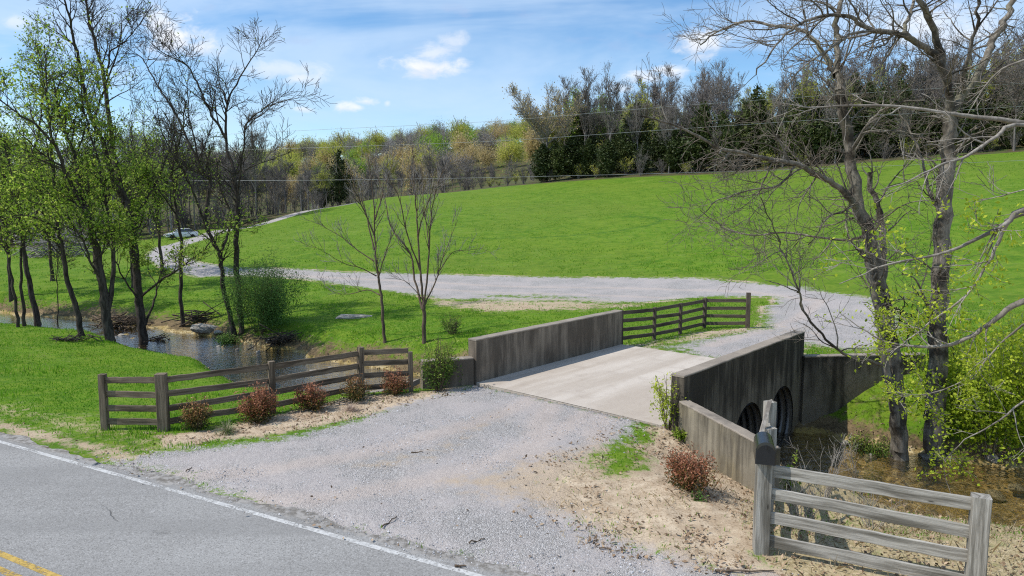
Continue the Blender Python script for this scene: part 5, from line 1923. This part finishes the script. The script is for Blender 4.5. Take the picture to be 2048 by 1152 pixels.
# ------------------------------------------------------------------ rocks, slabs, sticks, driftwood
def rock_mesh(seed, name='rock'):
    rg = random.Random(seed)
    bm = bmesh.new()
    bmesh.ops.create_icosphere(bm, subdivisions=2, radius=1)
    ax = [Vector(rand_dir(rg)) for _ in range(9)]
    cut = [rg.uniform(.55, .9) for _ in ax]
    for v in bm.verts:
        for a, c in zip(ax, cut):
            q = v.co.dot(a)
            if q > c:
                v.co -= a * (q - c) * .9
        v.co *= 1 + rg.gauss(0, .025)
    me = bpy.data.meshes.new(name)
    bm.to_mesh(me)
    bm.free()
    me.materials.append(M['rock'])
    return me


ROCKS = [rock_mesh(200 + i) for i in range(6)]


def rock(x, y, s, name, label, group=None, sink=.35, z=None, cat='rock'):
    o = bpy.data.objects.new(name, random.choice(ROCKS))
    COL.objects.link(o)
    o.location = (x, y, (hz(x, y) if z is None else z) + s[2] * (1 - 2 * sink) * .5)
    o.scale = s
    o.rotation_euler = (random.uniform(-.15, .15), random.uniform(-.15, .15), random.uniform(0, 6.28))
    return tag(o, label, cat, group)


random.seed(5)
x, y, z = T(412, 660)
r0 = rock(x, y, (.85, .55, .36), 'boulder', 'large pale boulder at the water edge below the mottled trunk', sink=.3)
r0.rotation_euler = (0, .1, .4)
x, y, z = T(436, 668)
rock(x, y, (.4, .3, .16), 'boulder', 'small flat pale stone beside the large pale boulder', sink=.3)
x, y, z = T(702, 636)
r0 = rock(x, y, (1.25, .5, .16), 'stone_slab', 'long flat grey stone lying in the lawn left of the young trees', sink=.25)
r0.rotation_euler = (0, 0, .1)
n_ = 0
while n_ < 95:
    i = random.randrange(3, len(CREEK) - 3)
    if i in (9, 10, 11):
        if random.random() < .8:
            continue
    f = random.random()
    cx = CREEK[i][0] * (1 - f) + CREEK[i + 1][0] * f + random.gauss(0, 1.6)
    cy = CREEK[i][1] * (1 - f) + CREEK[i + 1][1] * f + random.gauss(0, 1.3)
    u, v = bridge_uv(cx, cy)
    if -.8 < v < BW + .8 and -1 < u < BL + 1:
        continue
    zz = hz(cx, cy)
    if zz > -1.5:
        continue
    s = random.uniform(.07, .26)
    rock(cx, cy, (s * random.uniform(.9, 1.4), s, s * random.uniform(.45, .7)), 'creek_rock', 'brown-grey rock lying in or beside the shallow creek', 'rocks in the creek', z=max(zz, -2.12))
    n_ += 1
# concrete apron in the creek, upstream of the bridge
mb = MB()
a, b = np.array(G(738, 792, -1.78)), np.array(G(828, 768, -1.78))
mb.board(a, b, np.array([.35, 1.0, .0]), np.array([0, 0, .22]), 5, .02, .01)
tag(mb.build('concrete_sill', M['conc_top'], None, origin=tuple(a)), 'flat concrete slab in the creek beside the short end of the left fence', 'slab')


def stick(p0, p1, r, label, group='sticks dropped on the gravel', lift=.01, m='bark_bush'):
    a, b = np.array(T(*p0)), np.array(T(*p1))
    pts = [a + (b - a) * f + np.array([0, 0, lift + r]) + RNG.normal(0, .012, 3) * (0 < f < 1) for f in np.linspace(0, 1, 6)]
    mb = MB()
    mb.tube(pts, np.linspace(r, r * .5, 6), 6)
    tag(mb.build('fallen_stick', M[m], None, smooth=True, origin=tuple(a)), label, 'stick', group)


stick((822, 908), (846, 907), .015, 'short stick lying in the middle of the gravel drive')
stick((764, 1056), (794, 1038), .014, 'dark stick slanting up the gravel beside the road edge')
stick((938, 1093), (970, 1084), .014, 'brown stick on the gravel nearest the white edge line')
stick((1186, 1092), (1193, 1080), .013, 'very short dark stick standing end-on before the sandy bank')
stick((1198, 1102), (1252, 1106), .012, 'long thin stick on the gravel below the sandy bank')
stick((1430, 1148), (1548, 1146), .018, 'long dark branch along the bottom edge near the mailbox post')
stick((910, 1136), (932, 1138), .02, 'dead brown leaf curl lying on the white edge line', None)
stick((372, 945), (384, 938), .012, 'tiny twig on the gravel near the road edge at left')


def pile(name, label, base, n, L, W, H, r, seed, m, cat='debris', ang=None):
    rg = random.Random(seed)
    x, y, z0 = T(*base)
    mb = MB()
    for i in range(n):
        a = (ang if ang is not None else rg.uniform(0, 3.14)) + rg.gauss(0, .6)
        l = L * rg.uniform(.25, .8)
        cx, cy = rg.gauss(0, L * .2), rg.gauss(0, W * .3)
        c = np.array([x + cx, y + cy, z0 + H * rg.random() * math.exp(-((cx / L) ** 2) * 3)])
        d = np.array([math.cos(a), math.sin(a), rg.gauss(0, .3)]) * l * .5
        q = rg.uniform(.35, 1) * r
        mid = c + np.array([rg.gauss(0, .08), rg.gauss(0, .08), rg.gauss(0, .06)]) * l
        mb.tube([c - d, mid, c + d], [q, q * .85, q * .4], 5)
    tag(mb.build(name, M[m], None, smooth=True, origin=(x, y, z0)), label, cat)


pile('driftwood_pile', 'heap of grey driftwood and roots on the creek bank between the leafy trees', (255, 655), 70, 3.2, 1.0, .55, .05, 301, 'bark_bush')
pile('driftwood_pile', 'dark tangle of roots and flood wood at the foot of the tall forked tree', (318, 692), 60, 1.4, .7, .55, .035, 302, 'bark_dark')
pile('driftwood_pile', 'low line of flood debris on the lawn by the pale-scarred trunk', (150, 683), 36, 2.2, .6, .18, .03, 303, 'bark_dark', ang=-.2)
pile('driftwood_pile', 'dark driftwood under the far bank behind the mottled trunk', (400, 640), 46, 3.2, .8, .5, .045, 304, 'bark_dark', ang=.1)
pile('brush_pile', 'grey heap of cut brush at the wood edge behind the left trees', (118, 512), 160, 8.5, 3.0, 2.4, .07, 305, 'bark_backpale')
pile('root_tangle', 'dark bare roots hanging from the eroded bank below the feathery bush', (560, 690), 60, 2.6, .6, .5, .035, 306, 'bark_dark')


# a bird-nest like clump of dead vines hung between the old trees
def vine_clump():
    rg = random.Random(9)
    c0 = np.array(D(1815, 640, T(1830, 925)[1]))
    mb = MB()
    for i in range(46):
        p = c0 + np.array([rg.gauss(0, .45), rg.gauss(0, .3), rg.gauss(0, .3)])
        pts = [p]
        d = np.array(rand_dir(rg))
        for k in range(5):
            d = d + np.array(rand_dir(rg)) * .6 + np.array([0, 0, -.1])
            d /= np.linalg.norm(d)
            pts.append(pts[-1] + d * .16)
        mb.tube(pts, np.linspace(.018, .008, 6), 4)
    tag(mb.build('dead_vines', M['bark_dark'], None, smooth=True, origin=tuple(c0)), 'dark tangle of dead vines and flood trash lodged between the two old trees', 'vines')


vine_clump()


# ------------------------------------------------------------------ the parked car
def make_car():
    x, y, z = T(362, 477)
    root = thing('parked_car', 'white sedan with open tail door parked by the wood beyond the creek trees', 'car', (x, y, z), 0)
    root['label'] = 'white sedan parked at the wood edge beyond the creek trees'
    L, W = 4.5, 1.78

    def loft(st, m, name, parent=root, cap=True):
        """st: (x, [(y, z), ...half profile from bottom centre outward and up])"""
        V, F = [], []
        k = None
        for xx, hp in st:
            ring = [(xx, yy, zz) for yy, zz in hp] + [(xx, -yy, zz) for yy, zz in reversed(hp)]
            k = len(ring)
            V += ring
        for i in range(len(st) - 1):
            for j in range(k):
                F.append((i * k + j, i * k + (j + 1) % k, (i + 1) * k + (j + 1) % k, (i + 1) * k + j))
        F.append(tuple(range(k - 1, -1, -1)))
        F.append(tuple((len(st) - 1) * k + j for j in range(k)))
        me = bpy.data.meshes.new(name)
        me.from_pydata(V, [], F)
        bm = bmesh.new()
        bm.from_mesh(me)
        bmesh.ops.recalc_face_normals(bm, faces=bm.faces)
        bm.to_mesh(me)
        bm.free()
        return link(name, me, m, parent)

    def low(xx, w, zb, zt):
        return (xx, [(w * .86, zb), (w * .97, zb + .1), (w, zb + (zt - zb) * .55), (w * .95, zt - .05), (w * .84, zt)])
    body = loft([low(2.22, .62, .34, .60), low(2.12, .78, .24, .70), low(1.6, .87, .2, .80), low(.95, .89, .2, .92), low(.2, .89, .2, .95), low(-1.2, .89, .2, .97), low(-1.8, .87, .24, 1.0), low(-2.2, .78, .3, .95), low(-2.27, .66, .38, .8)], M['car_white'], 'body')

    def cab(xx, w0, w1, z0, z1):
        return (xx, [(w0, z0), (w0 * .985, z0 + (z1 - z0) * .4), (w1, z1 - .03), (w1 * .8, z1)])
    loft([cab(.95, .76, .74, .90, .93), cab(.25, .77, .60, .93, 1.40), cab(-.4, .77, .62, .93, 1.46), cab(-1.1, .77, .60, .95, 1.42), cab(-1.9, .74, .70, .96, 1.0)], M['car_glass'], 'window')
    loft([cab(.22, .6, .605, 1.36, 1.425), cab(-.4, .62, .625, 1.42, 1.485), cab(-1.12, .6, .605, 1.38, 1.44)], M['car_white'], 'roof')
    for sy in (1, -1):
        for (xa, za, xb, zb) in ((.95, .93, .24, 1.40), (-.42, .95, -.42, 1.45), (-1.12, 1.42, -1.85, .99)):
            mb = MB()
            mb.board((xa, sy * .775, za), (xb, sy * .615, zb), (.08, 0, 0.02), (0, .03, 0), 2, .005)
            mb.build('window_pillar', M['car_white'], root, origin=(0, 0, 0))
        for xx in (1.38, -1.42):
            me = bpy.data.meshes.new('wheel')
            t = MB()
            t.tube([(xx, sy * .70, .31), (xx, sy * .90, .31)], .31, 20)
            w = t.build('wheel', M['car_tyre'], root, origin=(0, 0, 0), smooth=False)
            t = MB()
            t.tube([(xx, sy * .88, .31), (xx, sy * .915, .31)], .20, 14)
            t.build('rim', M['car_rim'], w, origin=(0, 0, 0))
        mb = MB()
        mb.board((2.14, sy * .48, .62), (2.02, sy * .76, .64), (0, 0, .14), (.08, 0, 0), 2, .02)
        mb.build('headlight', M['lamp_glass'], root, origin=(0, 0, 0))
        mb = MB()
        mb.board((.62, sy * .90, 1.0), (.62, sy * 1.02, 1.01), (0, 0, .12), (.1, 0, 0), 1, .02)
        mb.build('mirror', M['car_white'], root, origin=(0, 0, 0))
    mb = MB()
    mb.board((2.20, -.45, .56), (2.20, .45, .56), (0, 0, .09), (.06, 0, 0), 1, .01)
    mb.build('grille', M['car_trim'], root, origin=(0, 0, 0))
    mb = MB()
    mb.board((2.15, -.62, .38), (2.15, .62, .38), (0, 0, .10), (.16, 0, 0), 1, .01)
    mb.build('bumper_opening', M['car_trim'], root, origin=(0, 0, 0))
    root.rotation_euler = (0, 0, math.atan2(-.62, -.78))


make_car()


# ------------------------------------------------------------------ uncountable stuff
def scatter(n, ymin, ymax, seed, amax=.95, pw=1.0):
    rg = np.random.default_rng(seed)
    u = rg.random(n)
    y = ymin + (ymax - ymin) * u ** pw
    x = rg.uniform(-amax, amax, n) * y
    return x, y, rg


def blades(name, x, y, z, h, w, rg, mat, lean=.45):
    N = len(x)
    a = rg.uniform(0, 2 * math.pi, N)
    d = np.c_[np.cos(a), np.sin(a), np.zeros(N)]
    b = rg.uniform(0, 2 * math.pi, N)
    ln = rg.uniform(.1, lean, N) * h
    base = np.c_[x, y, z]
    tip = base + np.c_[np.cos(b) * ln, np.sin(b) * ln, h]
    mid = base + np.c_[np.cos(b) * ln * .3, np.sin(b) * ln * .3, h * .55]
    w = w[:, None]
    V = np.stack([base - d * w, base + d * w, mid + d * w * .8, tip, mid - d * w * .8], 1).reshape(-1, 3)
    F = np.arange(N * 5).reshape(N, 5)
    cl = vnoise(x, y, .7, 55) * .5 + vnoise(x, y, .12, 56) * .3
    t = np.clip(cl * .8 + rg.normal(.16, .2, N), 0, 1)
    me = mesh_np(name, V, [F], {'tint': np.repeat(t, 5)})
    return tag(link(name, me, M[mat]), kind='stuff')


def make_stuff():
    x, y, rg = scatter(420000, 11, 52, 401, .98, 1.15)
    z, bank, cd, side = height(x, y, True)
    m = ground_masks(x, y, z, bank, cd, side)
    bare = np.maximum.reduce([m['gravel'] * 1.15, m['dirt'], m['bank'] * .9, m['bed'] * 2, (road_n(x, y) > -.6) * 2.0, m['woods'] * 2])
    k = rg.random(len(x)) > np.clip((bare - .12) * 2.0, 0, 1.0)
    u, v = bridge_uv(x, y)
    k &= ~((v > -.5) & (v < BW + .5) & (u > -.2) & (u < BL + .2))
    k &= (z > WATER_Z + .1)
    k &= ~((m['dry'] > .5) & (rg.random(len(x)) < .8))
    k &= rg.random(len(x)) < (.35 + .9 * vnoise(x, y, .9, 57))
    k &= rg.random(len(x)) < np.clip((52 - y) / 12, 0, 1)
    k &= ~((x > -8) & (y > 46 - .5 * np.clip(x, 0, 30)))
    x, y, z = x[k], y[k], z[k]
    h = rg.uniform(.025, .06, len(x)) * (1 + y / 90) * (1 + 1.0 * (vnoise(x, y, .55, 58) > .74))
    w = rg.uniform(.004, .008, len(x)) * (1 + y / 26)
    blades('lawn_grass', x, y, z - .01, h, w, rg, 'grass_blade')
    # rougher tufts over the pasture
    x, y, rg = scatter(150000, 48, 125, 411, .85, 1.3)
    z, bank, cd, side = height(x, y, True)
    m = ground_masks(x, y, z, bank, cd, side)
    k = (rg.random(len(x)) < .1 + 1.1 * sstep((vnoise(x, y, .45, 72) * .6 + vnoise(x, y, 1.6, 73) * .5 - .5) / .25)) & (m['gravel'] < .2) & (m['woods'] < .4)
    x, y, z = x[k], y[k], z[k]
    blades('pasture_tufts', x, y, z - .01, rg.uniform(.05, .16, len(x)), rg.uniform(.012, .03, len(x)), rg, 'grass_blade', .7)
    # dead grass on the near bank, behind the fence
    x, y, rg = scatter(18000, 9, 18, 402, .95)
    z, bank, cd, side = height(x, y, True)
    m = ground_masks(x, y, z, bank, cd, side)
    k = (m['dry'] > .5) & (z > WATER_Z + .05) & (road_n(x, y) < -.5)
    x, y, z = x[k], y[k], z[k]
    h = rg.uniform(.06, .24, len(x)) * (.4 + vnoise(x, y, 1.4, 60))
    blades('dry_grass', x, y, z - .01, h, rg.uniform(.003, .007, len(x)), rg, 'straw_blade', 1.4)
    # sparse weeds in gravel margins and soil
    x, y, rg = scatter(60000, 10, 34, 403, .8)
    z, bank, cd, side = height(x, y, True)
    m = ground_masks(x, y, z, bank, cd, side)
    edge = np.maximum(np.clip(1 - np.abs(m['gravel'] - .45) / .3, 0, 1) * .7, (m['dirt'] > .3) * .16)
    k = (rg.random(len(x)) < edge * (vnoise(x, y, 1.3, 61) > .5)) & (road_n(x, y) < -.3)
    u, v = bridge_uv(x, y)
    k &= ~((v > -.5) & (v < BW + .5) & (u > -.1) & (u < BL + .1))
    x, y, z = x[k], y[k], z[k]
    blades('sparse_weeds', x, y, z - .01, rg.uniform(.03, .09, len(x)), rg.uniform(.005, .010, len(x)), rg, 'grass_blade', .9)
    # thin dead stalks on the bare soil
    x, y, rg = scatter(60000, 10, 30, 407, .8)
    z, bank, cd, side = height(x, y, True)
    m = ground_masks(x, y, z, bank, cd, side)
    k = (rg.random(len(x)) < np.maximum(m['dirt'], m['bank'] * .8) * sstep((vnoise(x, y, 1.7, 71) - .45) / .3)) & (road_n(x, y) < -.3) & (z > WATER_Z)
    u, v = bridge_uv(x, y)
    k &= ~((v > -.5) & (v < BW + .5) & (u > -.1) & (u < BL + .1))
    x, y, z = x[k], y[k], z[k]
    blades('dead_stalks', x, y, z - .005, rg.uniform(.03, .10, len(x)), rg.uniform(.004, .008, len(x)), rg, 'straw_blade', 2.2)
    # dead leaves
    x, y, rg = scatter(260000, 9.5, 40, 404, .9)
    z, bank, cd, side = height(x, y, True)
    m = ground_masks(x, y, z, bank, cd, side)
    dens = np.maximum.reduce([m['dirt'] * np.where(road_n(x, y) > -1.6, .12, .6) * sstep((vnoise(x, y, 1.3, 62) * .6 + vnoise(x, y, 4.5, 67) * .5 - .45) / .3), m['bank'] * .35, (m['dry'] > .5) * .22, m['gravel'] * .004])
    k = (rg.random(len(x)) < dens) & (z > WATER_Z) & (road_n(x, y) < .3)
    u, v = bridge_uv(x, y)
    k &= ~((v > -.5) & (v < BW + .5) & (u > -.1) & (u < BL + .1))
    x, y, z = x[k], y[k], z[k]
    V, F, t = leaf_quads(np.c_[x, y, z + .015], .085, .5, 1.6, rg)
    tag(link('leaf_litter', mesh_np('leaf_litter', V, [F], {'tint': t}), M['leaf_brown']), kind='stuff')
    # loose crushed stone
    x, y, rg = scatter(120000, 9.5, 34, 405, .7)
    z, bank, cd, side = height(x, y, True)
    m = ground_masks(x, y, z, bank, cd, side)
    k = (rg.random(len(x)) < m['gravel'] * (.25 + .75 * (vnoise(x, y, .9, 63) > .45)) * (1 - .8 * m['sand'])) & (road_n(x, y) < -.1)
    u, v = bridge_uv(x, y)
    k &= ~((v > -.5) & (v < BW + .5) & (u > -.02) & (u < BL + .02))
    x, y, z = x[k], y[k], z[k]
    N = len(x)
    s = rg.uniform(.007, .017, N) * np.where(rg.random(N) < .04, 1.8, 1)
    V = np.array([(1, 0, 0), (-.4, .9, 0), (-.5, -.8, 0), (.1, .1, .8)])
    a = rg.uniform(0, 6.28, N)
    ca, sa = np.cos(a), np.sin(a)
    P = np.stack([np.c_[(v_[0] * ca - v_[1] * sa) * s + x, (v_[0] * sa + v_[1] * ca) * s + y, v_[2] * s + z + .002] for v_ in V], 1).reshape(-1, 3)
    b = np.arange(N)[:, None] * 4
    F = np.concatenate([b + np.array(f) for f in ((0, 1, 3), (1, 2, 3), (2, 0, 3))])
    tag(link('loose_stones', mesh_np('loose_stones', P, [F], {'tint': np.repeat(rg.random(N), 4)}), M['stone_bit']), kind='stuff')


make_stuff()

# ------------------------------------------------------------------ light and sky
SUN_EL = R(52)
SUN_DIR = np.array([-.985, -.17])
sd = Vector((SUN_DIR[0] * math.cos(SUN_EL), SUN_DIR[1] * math.cos(SUN_EL), math.sin(SUN_EL)))
sl = bpy.data.lights.new('sun', 'SUN')
sl.energy = 4.2
sl.angle = R(.53)
sl.color = (1, .955, .89)
so = bpy.data.objects.new('sun', sl)
so.rotation_euler = (-sd).to_track_quat('-Z', 'Y').to_euler()
so.location = (-30, 0, 60)
COL.objects.link(so)

world = bpy.data.worlds.new('World')
scene.world = world
world.use_nodes = True
wt = world.node_tree
wt.nodes.clear()
n = NT(wt)
sky = n('ShaderNodeTexSky', out=None, sky_type='NISHITA')
sky.sun_disc = False
sky.sun_elevation = SUN_EL
sky.sun_rotation = math.atan2(SUN_DIR[0], SUN_DIR[1])
sky.altitude = 200
sky.air_density = 1.0
sky.dust_density = .0
sky.ozone_density = 2.2
skyc = n('ShaderNodeHueSaturation', {'Hue': .5, 'Saturation': 1.22, 'Value': 1.1, 'Color': sky.outputs[0]})
dirv = n('ShaderNodeTexCoord', out=0)
sep = n('ShaderNodeSeparateXYZ', {0: dirv}, out=None)
yy = n.math('MAXIMUM', sep.outputs[1], .05)
U = n.math('DIVIDE', sep.outputs[0], yy)
Vv = n.math('DIVIDE', sep.outputs[2], yy)
uv = n('ShaderNodeCombineXYZ', {0: U, 1: Vv, 2: 0.0})
nz = n.noise(n('ShaderNodeMapping', {'Vector': uv, 'Scale': (1, 1.7, 1)}), 24, 9, .62, .35)
nz2 = n.noise(uv, 5, 4, .55)
BL_ = [((855, 134), (88, 27), 1.0), ((868, 112), (52, 34), .62), ((905, 85), (40, 26), .55), ((345, 75), (85, 46), 1.0), ((310, 45), (45, 34), .9), ((400, 95), (60, 26), .8), ((560, 140), (110, 24), .5), ((600, 158), (55, 16), .7), ((690, 216), (48, 14), .85), ((735, 203), (30, 10), .7),
       ((608, 218), (28, 9), .8), ((1400, 90), (60, 38), .9), ((1345, 142), (50, 17), .95), ((1290, 155), (45, 18), .9), ((1240, 178), (40, 12), .5), ((775, 208), (9, 9), .5), ((30, 45), (40, 16), .5), ((1880, 60), (160, 60), .7)]
cov = None
shade = None
for (cx, cy), (ax_, ay_), wgt in BL_:
    r = ray(cx, cy)
    u0, v0 = r[0] / r[1], r[2] / r[1]
    d = n('ShaderNodeVectorMath', {0: n('ShaderNodeVectorMath', {0: uv, 1: (u0, v0, 0)}, operation='SUBTRACT'), 1: (FPX / ax_, FPX / ay_, 1)}, operation='MULTIPLY')
    ln = n('ShaderNodeVectorMath', {0: d}, out=1, operation='LENGTH')
    mm = n.math('SUBTRACT', 1.0, ln)
    dens = n.math('MULTIPLY', n.sm(n.math('ADD', mm, n.math('MULTIPLY_ADD', nz, 2.4, -1.2)), .0, .95), wgt)
    low = n('ShaderNodeSeparateXYZ', {0: d}, out=1)
    sh = n.math('MULTIPLY', dens, n.sm(n.math('ADD', low, n.math('MULTIPLY_ADD', nz, 1.6, -.8)), .25, -.9))
    cov = dens if cov is None else n.math('MAXIMUM', cov, dens)
    shade = sh if shade is None else n.math('MAXIMUM', shade, sh)
# thin high veil, drawn out along the horizon
vs = n('ShaderNodeMapping', {'Vector': uv, 'Rotation': (0, 0, R(-7)), 'Scale': (2.0, 9.0, 1)})
veil = n.sm(n.math('ADD', n.noise(vs, 1.0, 6, .55, .5), n.math('MULTIPLY', nz2, .25)), .46, .74)
veil = n.math('MULTIPLY', veil, n.sm(Vv, .03, .16))
grey = n.math('MULTIPLY', n.sm(n.noise(n('ShaderNodeMapping', {'Vector': uv, 'Location': (3.1, 1.7, 0), 'Scale': (7, 17, 1)}), 1.0, 5, .6), .56, .70), n.sm(Vv, .17, .26))
c = n.mix(n.math('MULTIPLY', veil, .62), skyc, (4.6, 5.7, 7.1))
c = n.mix(n.math('MULTIPLY', grey, .35), c, (3.1, 3.8, 5.6))
cl = n.mix(shade, (6.9, 6.95, 7.1), (4.1, 4.6, 5.7))
c = n.mix(n.math('MULTIPLY', cov, .9), c, cl)
bg = n('ShaderNodeBackground', {'Color': c, 'Strength': .14})
wo = wt.nodes.new('ShaderNodeOutputWorld')
wt.links.new(bg, wo.inputs[0])

scene.view_settings.view_transform = 'Standard'
scene.view_settings.look = 'None'
scene.view_settings.exposure = 0.12
scene.view_settings.gamma = 1.0
scene.cycles.use_denoising = False
scene.cycles.pixel_filter_type = 'BLACKMAN_HARRIS'
scene.cycles.filter_width = 1.15
scene.cycles.max_bounces = 7
scene.cycles.diffuse_bounces = 3
scene.cycles.glossy_bounces = 3
scene.cycles.transmission_bounces = 4
scene.cycles.transparent_max_bounces = 12
scene.cycles.caustics_reflective = False
scene.cycles.caustics_refractive = False
scene.cycles.sample_clamp_indirect = 6.0
